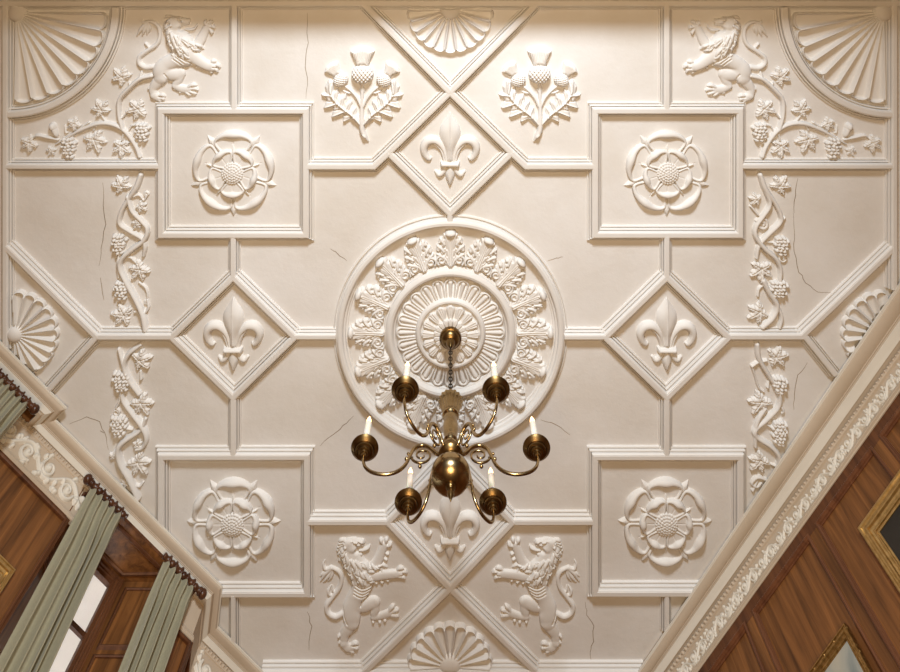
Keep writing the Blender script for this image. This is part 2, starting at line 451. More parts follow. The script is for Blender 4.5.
# ------------------------------------------------------------------ roses
def rose(px, py, R, n, label):
    t = thing('plaster_rose', anchor(px, py, 3), label, 'rose relief', 'plaster roses in the square frames')
    k = 1 - 4 / F
    half = PI / n
    def petal(r0, r1, base, hw, rim, dish):
        G = Relief(r0 * .6, -r1 * .8, r1 * 1.12, r1 * .8, .4)
        ang = half * hw
        def P(rr, a): return (rr * math.cos(a), rr * math.sin(a))
        out = [P(r0, -ang * .55), P(r1 * .80, -ang * .93), P(r1 * .93, -ang * .80), P(r1 * .985, -ang * .45), P(r1, 0), P(r1 * .985, ang * .45), P(r1 * .93, ang * .80), P(r1 * .80, ang * .93), P(r0, ang * .55)]
        dense = catmull([(x, y, 0) for x, y in out], 6)[:, :2]
        G.poly(dense, dish, 1.2, base)
        w = [.9, 1.0, 1.3, 2.1, 3.0, 2.1, 1.3, 1.0, .9]
        st = []
        for (x, y), q in zip(out, w):
            q *= rim; L = math.hypot(x, y)
            st.append((x - x / L * q * .8, y - y / L * q * .8 - (np.sign(y) * q * .35), q))
        G.stroke(st, base + dish * .8, 1.15, k=.6)
        G.line([(r0, 0, 0), (r1 * .72, 0, 0)], .5, -.35)
        return G
    a0 = -PI / 2
    g = rpart('outer_petal', petal(R * .36, R, .6, 1.0, R / 31, 1.6), M_PLA, t, k=k, gain=1.0)
    g.rotation_euler = (0, 0, a0)
    for i in range(1, n): dup_part(g, t, a0 + 2 * PI * i / n)
    a1 = a0 + half
    g = rpart('inner_petal', petal(R * .2, R * .6, 3.4, 1.0, R / 38, 1.4), M_PLA, t, k=k, gain=1.0)
    g.rotation_euler = (0, 0, a1)
    for i in range(1, n): dup_part(g, t, a1 + 2 * PI * i / n)
    G = Relief(R * .6, -6, R * 1.2, 6, .4)
    G.poly([(R * .72, -1), (R * .93, -R * .09), (R * 1.1, 0), (R * .93, R * .09), (R * .72, 1)], 2.6, 3.0, .3, p=1)
    g = rpart('sepal', G, M_PLA, t, k=k, gain=1.0); g.rotation_euler = (0, 0, a1)
    for i in range(1, n): dup_part(g, t, a1 + 2 * PI * i / n)
    G = Relief(R * .3, -3, R * .75, 3, .4)
    G.stroke([(R * .34, 0, .4), (R * .55, 0, .85), (R * .68, 0, .15)], 3.6, 1.2)
    g = rpart('inner_sepal', G, M_PLA, t, k=k, gain=1.0); g.rotation_euler = (0, 0, a0)
    for i in range(1, n): dup_part(g, t, a0 + 2 * PI * i / n)
    q = R * .27
    G = Relief(-q - 1, -q - 1, q + 1, q + 1, .35)
    G.blob(0, 0, q, q, 3.6, 3.8)
    for rr, m in ((0, 1), (.22, 6), (.44, 12), (.66, 18), (.87, 24)):
        for i in range(m):
            a = 2 * PI * (i + .5 * (m % 4 > 0)) / m
            z = 3.8 + 3.6 * math.sqrt(max(0, 1 - rr * rr))
            G.blob(q * rr * math.cos(a), q * rr * math.sin(a), q * .125, q * .125, 1.0, z - .1)
    rpart('seed_head', G, M_PLA, t, k=k, gain=1.0)
    return t
r1 = rose(233, 172.5, 41, 5, 'five-petalled plaster rose in the square frame below the lion at upper left')
X, Y = plan(667.5, 173, 4)
copy_thing(r1, W(X, Y, 0), 'five-petalled plaster rose in the square frame below the lion at upper right')
r2 = rose(233, 523, 43, 6, 'six-petalled plaster rose in the square frame beside the curtained window')
X, Y = plan(666, 523.5, 4)
copy_thing(r2, W(X, Y, 0), 'six-petalled plaster rose in the square frame beside the right-hand cornice')

# ------------------------------------------------------------------ fleurs-de-lis
def fleur(px, py, label):
    t = thing('fleur_de_lis', anchor(px, py, 4), label, 'fleur-de-lis relief', 'plaster fleurs-de-lis in the diamond frames')
    k = 1 - 4 / F
    G = Relief(-14, -40, 14, 16, .4)
    out = [(0, -37), (4, -31), (9, -23), (10.5, -16), (9, -8), (5, 2), (3.6, 12), (-3.6, 12), (-5, 2), (-9, -8), (-10.5, -16), (-9, -23), (-4, -31)]
    G.poly(catmull([(x, y, 0) for x, y in out + [out[0]]], 4)[:-1, :2], 5.2, 9, .5, p=.75)
    G.line([(0, -36, 0), (0, 10, 0)], .5, .5)
    rpart('centre_petal', G, M_PLA, t, k=k, gain=1.1)
    for sg in (1, -1):
        G = Relief(-32, -20, 32, 18, .4)
        G.stroke([(sg * 4.5, 13, 2.3), (sg * 6, 5, 3.0), (sg * 9, -3, 3.8), (sg * 15, -8.5, 4.6), (sg * 22, -8, 4.7), (sg * 26, -2, 4.2), (sg * 25, 5, 3.4), (sg * 21.5, 9.5, 2.6), (sg * 19.5, 9, 1.6)], .4, 1.0, k=.5)
        G.line([(sg * 5, 12, 0), (sg * 8, 1, 0), (sg * 15, -6, 0), (sg * 21, -4, 0), (sg * 22.5, 3, 0)], .6, -.9)
        rpart('side_petal', G, M_PLA, t, k=k, gain=1.1)
    G = Relief(-13, 10, 13, 20, .4)
    G.poly([(-9.5, 12.3), (9.5, 12.3), (9.5, 17), (-9.5, 17)], 5.6, 1.8, .6)
    rpart('band', G, M_PLA, t, k=k, gain=1.1)
    G = Relief(-18, 14, 18, 40, .4)
    G.poly(catmull([(-2.5, 15, 0), (2.5, 15, 0), (5, 24, 0), (3.5, 31, 0), (0, 37, 0), (-3.5, 31, 0), (-5, 24, 0), (-2.5, 15, 0)], 4)[:-1, :2], 4.4, 4.5, .4, p=.8)
    rpart('foot', G, M_PLA, t, k=k, gain=1.1)
    for sg in (1, -1):
        G = Relief(-18, 14, 18, 34, .4)
        G.stroke([(sg * 4, 16, 2.2), (sg * 6.5, 22, 2.8), (sg * 10.5, 25.5, 2.8), (sg * 14.3, 22.5, 1.5)], .4, 1.05)
        rpart('foot_curl', G, M_PLA, t, k=k, gain=1.1)
    return t
f1 = fleur(450, 150, 'plaster fleur-de-lis in the diamond between the two thistles')
for (px, py, lb) in ((232.5, 336, 'plaster fleur-de-lis in the diamond left of the round medallion'), (667.5, 336, 'plaster fleur-de-lis in the diamond right of the round medallion'),
                     (450, 527, 'plaster fleur-de-lis in the diamond behind the chandelier ball, between the two lower lions')):
    X, Y = plan(px, py, 4); copy_thing(f1, W(X, Y, 0), lb)

# ------------------------------------------------------------------ scallop shells
def shell(px, py, R, hub, a0, a1, n, label, cat='shell relief', cut=None, deep=1., hub_full=False):
    href = 2.5; k = 1 - href / F
    t = thing('scallop_shell', anchor(px, py, href), label, cat)
    G = Relief(-R - 2, -R - 2, R + 2, R + 2, .4)
    rr = np.hypot(G.X, G.Y); th = np.arctan2(G.Y, G.X)
    mid = (a0 + a1) / 2
    dth = (th - mid + PI) % (2 * PI) - PI + (a1 - a0) / 2
    u = dth / (a1 - a0) * n
    fr = u - np.floor(u); v = 2 * fr - 1                       # -1..1 across a flute
    wpx = np.maximum(rr * (a1 - a0) / n, .4)                   # width of a flute there
    lob = R * (a1 - a0) / n * .30
    edge = R - lob * (1 - np.sqrt(np.maximum(0, 1 - v * v)))
    inside = (rr < edge) & (dth > 0) & (dth < (a1 - a0)) & (rr > hub * .5)
    side = (1 - np.abs(v)) * wpx / 2                           # distance to the ridge between flutes
    dend = edge - rr
    d = np.minimum(side * 1.25, dend)
    wr = 1.0 + .9 * rr / R
    ridge = np.exp(-(d / wr) ** 2)
    dish = 1.0 + .9 * np.abs(v) ** 2
    grow = 1.6 + 1.6 * rr / R
    h = (dish + grow * ridge) * deep
    h = np.where(dend < 1.0, h * np.sqrt(np.maximum(dend, .04)), h)
    if cut: inside &= cut(G.X * 1.0 + px, G.Y * 1.0 + py)
    G.H = np.where(inside, h, 0)
    rpart('fluted_fan', G, M_PLA, t, k=k)
    G = Relief(-hub - 2, -hub - 2, hub + 2, hub + 2, .4)
    G.blob(0, 0, hub, hub, 4.5, 1.2)
    th = np.arctan2(G.Y, G.X); dth = (th - mid + PI) % (2 * PI) - PI
    if not hub_full: G.H = np.where(np.abs(dth) < (a1 - a0) / 2 + .1, G.H, 0)
    if cut: G.H = np.where(cut(G.X + px, G.Y + py), G.H, 0)
    if G.H.max() > 0: rpart('hub', G, M_PLA, t, k=k)
    return t
shell(17, 12.5, 91, 9.5, 0.0, PI / 2, 8, 'large quarter-round fluted plaster fan in the left upper corner', 'fan relief', hub_full=True, deep=1.1)
shell(883, 12.5, 91, 9.5, PI / 2, PI, 8, 'large quarter-round fluted plaster fan in the right upper corner', 'fan relief', hub_full=True, deep=1.1)
shell(450.3, 9.5, 44, 10.5, 0, PI, 11, 'half-round plaster scallop shell hanging from the top border between the thistles')
shell(450, 666, 43, 12, -PI, 0, 11, 'half-round plaster scallop shell at the bottom between the two lower lions')
shell(15.5, 334, 43.5, 8.5, -PI / 2 - .03, PI / 2, 11, 'plaster scallop shell at the left edge above the left cornice', hub_full=True,
      cut=lambda x, y: (-.7071 * (x - 450) + .7071 * (y + 100)) < 628)
shell(884.5, 334, 43.5, 8.5, PI / 2, PI * 1.5 + .03, 11, 'plaster scallop shell at the right edge half hidden by the right cornice',
      cut=lambda x, y: (.811 * (x - 450) + .585 * (y + 100)) < 589)

# ------------------------------------------------------------------ thistles
def thistle(px0, label, mirror):
    href = 3.; k = 1 - href / F
    z = 6.4
    def q(*pts): return [((p[0] - 333) / z, (p[1] - 340) / z) + tuple(x / z for x in p[2:]) for p in pts]
    t = thing('plaster_thistle', anchor(px0, 40 + 340 / z, href), label, 'thistle relief', 'plaster thistles under the top border')
    B = (-46, -52, 46, 52, .4)
    for nm, sg in (('leaf', 1), ('leaf', -1)):
        G = Relief(*B)
        out = [(125, 248), (92, 300), (102, 340), (68, 350), (106, 385), (84, 440), (150, 436), (134, 502), (212, 478), (208, 532), (258, 505), (306, 545), (328, 560), (328, 505), (300, 470), (296, 428), (272, 440), (268, 388), (238, 400), (232, 338), (192, 368), (178, 306), (152, 330), (148, 270)]
        P = [(333 + sg * (x - 333), y) for x, y in out]
        G.poly(q(*P), 2.4, 3.2, .3)
        mr = [(333 + sg * (x - 333), y, 0) for x, y in ((326, 545), (270, 482), (190, 420), (135, 350), (122, 265))]
        G.line(q(*mr), .9, 1.4)
        for a, b in (((285, 495), (215, 520)), ((235, 452), (145, 490)), ((175, 405), (95, 435)), ((140, 358), (78, 352)), ((270, 480), (285, 440)), ((230, 445), (252, 400)), ((190, 418), (205, 372)), ((155, 380), (160, 335)), ((135, 340), (140, 290))):
            G.line(q((333 + sg * (a[0] - 333), a[1], 0), (333 + sg * (b[0] - 333), b[1], 0)), .6, .9)
        for a, b in (((250, 480), (190, 490)), ((205, 440), (130, 460)), ((155, 392), (100, 395)), ((250, 455), (268, 415)), ((212, 425), (225, 380)), ((170, 395), (182, 345))):
            G.line(q((333 + sg * (a[0] - 333), a[1], 0), (333 + sg * (b[0] - 333), b[1], 0)), .55, -1.2)
        rpart('leaf', G, M_PLA, t, k=k, mirror=mirror)
    G = Relief(*B)
    G.stroke(q((333, 270, 11), (333, 340, 11), (331, 430, 13), (330, 520, 17), (334, 580, 18), (350, 615, 15), (372, 652, 3)), .8, 1.1)
    for sg in (1, -1):
        def m(*pts): return q(*[(333 + sg * (p[0] - 333),) + p[1:] for p in pts])
        G.stroke(m((212, 288, 9), (262, 328, 9), (300, 372, 10), (326, 425, 11)), .8, 1.1, k=.5)
        G.stroke(m((206, 326, 3), (240, 340, 8), (272, 342, 6)), .5, 1.0, k=.4)
        G.stroke(m((318, 312, 3), (322, 325, 7), (330, 345, 7)), .5, 1.0, k=.4)
    G.blob(*q((346, 612))[0], 3.0, 1.5, 1.2, 3.0, .9)
    rpart('stem', G, M_PLA, t, k=k, mirror=mirror)
    def head(cx, cy, r, ang, sc):
        G = Relief(*B); c = q((cx, cy))[0]; R = r / z
        ca, sa = math.cos(ang), math.sin(ang)
        def rot(x, y): return (c[0] + x * ca - y * sa, c[1] + x * sa + y * ca)
        G.blob(c[0], c[1], R * 1.12, R, R * .62, 1.0, ang)
        lx = (G.X - c[0]) * ca + (G.Y - c[1]) * sa; ly = -(G.X - c[0]) * sa + (G.Y - c[1]) * ca
        f = 2 * PI / (R * .40)
        pat = np.abs(np.sin((lx + ly * .9) * f / 2)) * np.abs(np.sin((lx - ly * .9) * f / 2))
        G.H = np.where(G.H > 0, G.H + pat * R * .16 - .2, 0)
        hd = rpart('flower_head', G, M_PLA, t, k=k, mirror=mirror)
        G = Relief(*B)
        out = [(-R * .62, -R * .78), (-R * .78, -R * 1.3), (-R * 1.25, -R * 2.35), (-R * .7, -R * 2.72), (0, -R * 2.85), (R * .7, -R * 2.72), (R * 1.25, -R * 2.35), (R * .78, -R * 1.3), (R * .62, -R * .78)]
        G.poly([rot(*p) for p in out], R * .42, R * .55, 1.0)
        for i in range(-6, 7):
            G.line([rot(i * R * .1, -R * .8) + (0,), rot(i * R * .2, -R * 2.75) + (0,)], .38, -1.0)
        o = rpart('tuft', G, M_PLA, hd, k=k, mirror=mirror)
    head(335, 220, 63, 0, 1)
    head(195, 258, 44, -.62, 1); head(471, 258, 44, .62, 1)
    return t
thistle(362, 'plaster thistle with three heads left of the top diamond', False)
thistle(540, 'plaster thistle with three heads right of the top diamond', True)

# ------------------------------------------------------------------ lions
def lion(px, py, sc, D, label, mirror, cx, cy):
    href = 2.; k = 1 - href / F
    t = thing('plaster_lion', anchor(px, py, href), label, 'lion relief', 'plaster lions on the ceiling')
    def q(pts): return [((p[0] - cx) / sc, (p[1] - cy) / sc) + ((p[2] / sc,) if len(p) > 2 else (0,)) for p in pts]
    B = (-58, -62, 58, 62, .4)
    G = Relief(*B)
    for st in D['far']: G.stroke(q(st), .3, .62, k=.8)
    for st in D['tail']: G.stroke(q(st), .3, 1.05, k=.3)
    for st in D['body']: G.stroke(q(st), .6, .62, k=1.6)
    for st in D['near']: G.stroke(q(st), 1.2, .66, k=1.2)
    for st in D['toes']: G.stroke(q(st), 1.0, .95, k=.25)
    for st in D['head']: G.stroke(q(st), 1.6, .72, k=.9)
    for st in D['mouth']: G.line(q(st), 1.6, -6.0)
    for st in D['tongue']: G.stroke(q(st), 1.2, 1.1, k=.1)
    for st in D['ridge']: G.line(q(st), .8, .8)
    for st in D['groove']: G.line(q(st), .55, -1.3)
    for x, y, r in D['eye']:
        c = q([(x, y)])[0]; G.line([(c[0] - 1.0, c[1], 0), (c[0] + 1.0, c[1] + .4, 0)], .8, -2.6); G.line([(c[0] - 1.4, c[1] - 1.6, 0), (c[0] + 1.8, c[1] - 1.2, 0)], .7, 1.4)
    def soft(A, n):
        A = A.copy()
        for _ in range(n):
            A[1:-1, 1:-1] = (A[1:-1, 1:-1] + A[:-2, 1:-1] + A[2:, 1:-1] + A[1:-1, :-2] + A[1:-1, 2:]) / 5
        return A
    G.H = np.where(G.H > 0, np.maximum(G.H - D.get('flat', .45) * soft(G.H, 70), .25), 0)      # low relief: bulk flattened, edges kept
    rpart('body', G, M_PLA, t, k=k, mirror=mirror, gain=D.get('gain', 1.25))
    body = G.H.copy()
    G = Relief(*B)
    rnd = random.Random(3)
    for (x, y, a, L, r, b) in sorted(D['mane'], key=lambda m_: -math.hypot(m_[0] - D['crown'][0], m_[1] - D['crown'][1])):
        L *= 1.35; r *= .92
        ca, sa = math.cos(a), math.sin(a)
        w = rnd.uniform(.18, .3) * L * rnd.choice((1, -1)) * .6
        G.stroke(q([(x, y, r * .8), (x + ca * L * .45 - sa * w, y + sa * L * .45 + ca * w, r), (x + ca * L * .8 - sa * w * .6, y + sa * L * .8 + ca * w * .6, r * .65), (x + ca * L, y + sa * L, r * .12)]), .25, .95, over=True)
    low = body.copy()
    for _ in range(6):
        low[1:-1, 1:-1] = (low[1:-1, 1:-1] * 2 + low[:-2, 1:-1] + low[2:, 1:-1] + low[1:-1, :-2] + low[1:-1, 2:]) / 6
    G.H = np.where(G.H > 0, low * .9 + G.H, 0)
    rpart('mane', G, M_PLA, t, k=k, mirror=mirror, gain=D.get('gain', 1.25))
    return t

def mane_rows(rows):
    out = []
    for (p0, p1, n, a0, a1, L, r, b) in rows:
        for i in range(n):
            f = i / max(n - 1, 1)
            out.append((p0[0] + (p1[0] - p0[0]) * f, p0[1] + (p1[1] - p0[1]) * f, a0 + (a1 - a0) * f, L, r, b))
    return out

LOW = dict(
    far=[[(245, 400, 34), (290, 385, 38), (320, 375, 32)], [(320, 375, 30), (322, 415, 26), (322, 448, 20)], [(318, 455, 18), (360, 447, 20), (405, 430, 22)],
         [(300, 215, 32), (338, 165, 27), (358, 120, 23), (374, 80, 22)]],
    tail=[[(165, 432, 15), (120, 450, 14), (82, 430, 13), (76, 392, 13), (108, 345, 12), (142, 298, 12), (151, 250, 11), (134, 214, 11), (98, 196, 11)],
          [(100, 198, 12), (70, 205, 11), (58, 180, 6), (66, 158, 2)], [(100, 200, 12), (70, 225, 13), (42, 268, 3)], [(102, 205, 11), (82, 240, 12), (58, 272, 3)], [(105, 208, 9), (98, 240, 10), (82, 268, 3)], [(95, 195, 8), (60, 225, 9), (40, 245, 2)],
          [(118, 335, 6), (92, 340, 8), (84, 318, 8), (98, 288, 2)], [(122, 330, 6), (108, 318, 7), (106, 290, 2)]],
    body=[[(245, 200, 56), (262, 255, 58), (250, 310, 50), (225, 355, 45), (207, 400, 47), (204, 440, 48), (205, 475, 42)], [(205, 480, 38), (185, 512, 32), (168, 545, 25), (164, 585, 21)], [(165, 590, 22), (188, 612, 22), (215, 606, 20)],
          [(190, 120, 46), (220, 175, 56), (250, 215, 56)]],
    near=[[(262, 215, 38), (310, 235, 31), (370, 233, 25), (425, 228, 21), (452, 226, 22)]],
    toes=[[(440, 212, 9), (456, 198, 12), (470, 200, 7)], [(455, 218, 10), (475, 213, 12), (488, 220, 6)], [(450, 240, 10), (468, 240, 11), (478, 250, 6)],
          [(368, 75, 9), (358, 55, 11), (356, 46, 6)], [(380, 70, 9), (384, 52, 11), (388, 42, 6)], [(385, 85, 9), (402, 76, 11), (408, 66, 6)],
          [(400, 420, 10), (414, 400, 12), (422, 390, 6)], [(412, 430, 10), (434, 414, 12), (444, 414, 6)], [(410, 440, 10), (432, 440, 12), (444, 446, 6)],
          [(200, 600, 9), (222, 586, 11), (234, 592, 6)], [(205, 612, 9), (226, 608, 11), (234, 616, 6)], [(190, 620, 9), (206, 626, 11), (212, 634, 6)],
          [(345, 470, 5), (350, 474, 9)], [(312, 470, 5), (316, 474, 8)], [(372, 462, 5), (376, 466, 9)], [(145, 545, 8), (138, 552, 8)], [(148, 575, 8), (142, 582, 8)],
          [(355, 262, 9), (362, 268, 9)], [(385, 256, 8), (392, 260, 8)], [(325, 266, 9), (332, 272, 9)], [(376, 150, 7), (384, 152, 7)], [(384, 122, 7), (392, 124, 7)]],
    head=[[(192, 74, 32), (200, 90, 34)], [(204, 50, 10), (222, 48, 9)], [(215, 68, 22), (240, 63, 17), (256, 61, 14)], [(262, 55, 8), (266, 63, 7)], [(236, 79, 9), (258, 77, 9)], [(204, 100, 27)], [(212, 120, 15), (232, 129, 12), (250, 127, 11)], [(252, 134, 6), (250, 130, 6)]],
    tongue=[[(244, 106, 5), (268, 101, 7), (290, 91, 7), (298, 80, 3)]],
    crown=(200, 70), mouth=[[(233, 103), (246, 97), (266, 94)]],
    ridge=[[(205, 50), (235, 48), (258, 58)], [(228, 66), (246, 72)]],
    groove=[[(228, 108), (230, 96), (238, 88)], [(222, 290), (262, 305), (300, 295)], [(220, 306), (262, 322), (292, 312)], [(218, 322), (255, 338), (280, 332)], [(228, 275), (262, 288), (306, 278)],
            [(252, 390), (262, 370), (280, 345)], [(160, 400), (166, 440), (182, 480)], [(455, 210), (475, 206)], [(452, 232), (478, 232)], [(370, 62), (372, 48)], [(392, 72), (396, 58)], [(418, 408), (436, 402)], [(416, 430), (442, 428)], [(206, 598), (226, 600)]],
    eye=[(224, 62, 7)],
    mane=mane_rows([((168, 50), (142, 100), 5, PI * .85, PI * .62, 26, 10, 1.2), ((172, 78), (166, 128), 4, PI * .8, PI * .58, 34, 11, 2.4), ((150, 105), (200, 215), 4, PI * .58, PI * .42, 46, 12, 2.2),
                    ((176, 115), (235, 220), 4, PI * .5, PI * .36, 46, 12, 3.6), ((205, 140), (275, 205), 4, PI * .42, PI * .25, 46, 12, 4.4), ((228, 145), (310, 185), 4, PI * .32, PI * .15, 46, 11, 4.2), ((245, 160), (345, 180), 4, PI * .2, PI * .12, 36, 9, 3.0),
                    ((200, 215), (300, 232), 4, PI * .55, PI * .3, 34, 10, 4.2)]))
UP = dict(flat=.35, gain=1.5,
    far=[[(270, 450, 50), (320, 455, 52), (350, 440, 42)], [(352, 450, 40), (335, 495, 34), (318, 535, 27)], [(318, 540, 26), (370, 560, 30), (430, 562, 30)],
         [(450, 275, 45), (495, 215, 36), (528, 150, 30), (552, 112, 30)]],
    tail=[[(165, 405, 20), (108, 408, 19), (66, 380, 18), (66, 335, 17), (120, 290, 16), (182, 248, 16), (208, 190, 15), (200, 125, 14), (160, 88, 14), (120, 85, 13)],
          [(122, 86, 13), (92, 90, 11), (84, 70, 3)], [(118, 92, 14), (82, 130, 17), (44, 186, 4)], [(122, 96, 13), (100, 140, 16), (82, 184, 4)], [(126, 96, 12), (122, 135, 14), (116, 176, 4)], [(128, 96, 9), (138, 130, 11), (132, 160, 3)],
          [(140, 282, 9), (124, 258, 11), (108, 238, 10), (98, 246, 3)]],
    body=[[(375, 260, 82), (385, 320, 80), (320, 355, 62), (260, 385, 58), (222, 425, 62), (222, 470, 56)], [(220, 480, 48), (182, 522, 38), (160, 560, 30), (166, 600, 28)], [(170, 610, 28), (200, 622, 28), (215, 622, 25)],
          [(296, 130, 54), (335, 195, 74), (375, 245, 82)]],
    near=[[(400, 300, 56), (450, 335, 46), (510, 378, 37), (555, 398, 34), (580, 402, 36)]],
    toes=[[(565, 385, 13), (588, 366, 17), (604, 366, 8)], [(590, 395, 14), (616, 390, 17), (632, 404, 8)], [(585, 415, 14), (606, 418, 16), (616, 436, 8)], [(560, 420, 12), (574, 434, 14), (578, 446, 7)],
          [(540, 110, 13), (532, 88, 15), (536, 76, 8)], [(556, 100, 13), (566, 84, 15), (580, 80, 8)], [(566, 118, 13), (586, 118, 15), (596, 128, 8)], [(562, 135, 12), (576, 154, 13), (576, 170, 7)],
          [(415, 545, 14), (444, 532, 16), (464, 534, 8)], [(425, 560, 14), (456, 556, 16), (476, 566, 8)], [(415, 575, 14), (444, 582, 15), (462, 592, 8)], [(395, 580, 12), (412, 592, 13), (424, 602, 7)],
          [(200, 608, 13), (228, 604, 14), (244, 612, 7)], [(205, 622, 13), (230, 626, 14), (238, 636, 7)], [(190, 630, 12), (208, 640, 12), (212, 648, 7)],
          [(430, 378, 10), (434, 386, 10)], [(470, 396, 10), (474, 404, 10)], [(505, 412, 9), (510, 420, 9)], [(350, 578, 8), (354, 584, 8)], [(138, 548, 10), (132, 556, 10)]],
    head=[[(308, 88, 44), (322, 112, 46)], [(335, 58, 13), (358, 58, 12)], [(345, 82, 30), (380, 79, 24), (404, 83, 17)], [(414, 69, 9), (419, 79, 8)], [(376, 103, 11), (408, 101, 11)], [(332, 136, 35)], [(345, 160, 19), (372, 164, 15), (398, 162, 13)], [(400, 171, 8), (394, 166, 8)], [(276, 82, 14), (272, 92, 17)]],
    tongue=[[(388, 138, 7), (420, 140, 8), (452, 134, 8), (470, 114, 6), (474, 98, 3)]],
    crown=(320, 85), mouth=[[(366, 132), (388, 125), (416, 118)]],
    ridge=[[(330, 54), (375, 50), (405, 60)], [(360, 78), (385, 84)]],
    groove=[[(360, 138), (363, 124), (374, 114)], [(330, 330), (362, 350), (388, 372)], [(312, 342), (346, 364), (368, 384)], [(346, 318), (380, 340), (405, 358)],
            [(250, 450), (268, 478), (262, 510)], [(400, 345), (430, 372), (470, 395)], [(268, 92), (284, 96)], [(592, 380), (612, 378)], [(590, 406), (616, 410)], [(548, 96), (552, 82)], [(574, 108), (588, 100)], [(436, 546), (460, 544)], [(436, 570), (464, 576)], [(205, 614), (230, 616)]],
    eye=[(356, 70, 9)],
    mane=mane_rows([((292, 48), (258, 110), 5, PI * .9, PI * .6, 44, 13, 1.6), ((300, 105), (265, 165), 4, PI * .75, PI * .55, 52, 14, 2.8), ((268, 160), (300, 250), 4, PI * .55, PI * .42, 54, 15, 2.6),
                    ((300, 150), (335, 255), 4, PI * .5, PI * .38, 58, 16, 4.6), ((330, 175), (380, 260), 4, PI * .42, PI * .3, 58, 16, 5.6), ((355, 180), (440, 240), 4, PI * .36, PI * .2, 58, 15, 5.4), ((385, 195), (470, 240), 4, PI * .25, PI * .22, 48, 13, 4.2),
                    ((320, 250), (400, 290), 3, PI * .55, PI * .3, 44, 14, 5.0)]))
lion(312 + 260 / 5.17, 530.8 + 336 / 5.17, 5.17, LOW, 'rearing plaster lion facing right, left of the bottom shell', False, 260, 336)
lion(900 - (312 + 260 / 5.17) - 0.5, 530.8 + 336 / 5.17, 5.17, LOW, 'rearing plaster lion facing left, right of the bottom shell', True, 260, 336)
lion(130 + 336 / 7.074, 10 + 336 / 7.074, 7.074, UP, 'leaning plaster lion facing right beside the left corner fan', False, 336, 336)
lion(900 - (130 + 336 / 7.074) + 4, 10 + 336 / 7.074 + .5, 7.074, UP, 'leaning plaster lion facing left beside the right corner fan', True, 336, 336)

# ------------------------------------------------------------------ vines with leaves and grapes
def leaf_relief(seed):
    rnd = random.Random(seed)
    G = Relief(-12, -12, 12, 12, .35)
    lobes = [(0, 10.6), (1.0, 10.0), (-1.0, 10.0), (2.05, 8.6), (-2.05, 8.6)]
    out = []
    for i in range(120):
        a = -PI + 2 * PI * i / 120
        r = 5.2
        for la, lr in lobes:
            d = (a - la + PI) % (2 * PI) - PI
            r = max(r, lr * (1 - .55 * (abs(d) / .6) ** 1.25) if abs(d) < .6 else 0)
        r *= 1 + .06 * math.sin(a * 19 + seed) + rnd.uniform(-.02, .02)
        if abs(abs(a) - PI) < .35: r = min(r, 3.2)
        out.append((r * math.cos(a), r * math.sin(a)))
    G.poly(out, 2.4, 2.2, .9)
    th = np.arctan2(G.Y, G.X); rr = np.hypot(G.X, G.Y)
    G.H = np.where(G.H > 0, G.H + .35 * np.cos(th * 6.1) * np.clip(rr / 8, 0, 1) + .3 * np.sin(G.X * .5 + seed * 2), 0)
    for la, lr in lobes:
        G.line([(-1.5 if la == 0 else 0, 0, 0), (math.cos(la) * lr * .85, math.sin(la) * lr * .85, 0)], .42, -1.1)
        for q_ in (.35, .6):
            bx, by = math.cos(la) * lr * q_, math.sin(la) * lr * q_
            for sg in (1, -1):
                G.line([(bx, by, 0), (bx + math.cos(la + sg * .75) * lr * .25, by + math.sin(la + sg * .75) * lr * .25, 0)], .35, -.4)
    return G.mesh('leaf', flatmap(), gain=1.15)
LEAVES = [leaf_relief(i) for i in range(3)]
for l_ in LEAVES: l_.materials.append(M_PLA); l_.polygons.foreach_set('use_smooth', [True] * len(l_.polygons))

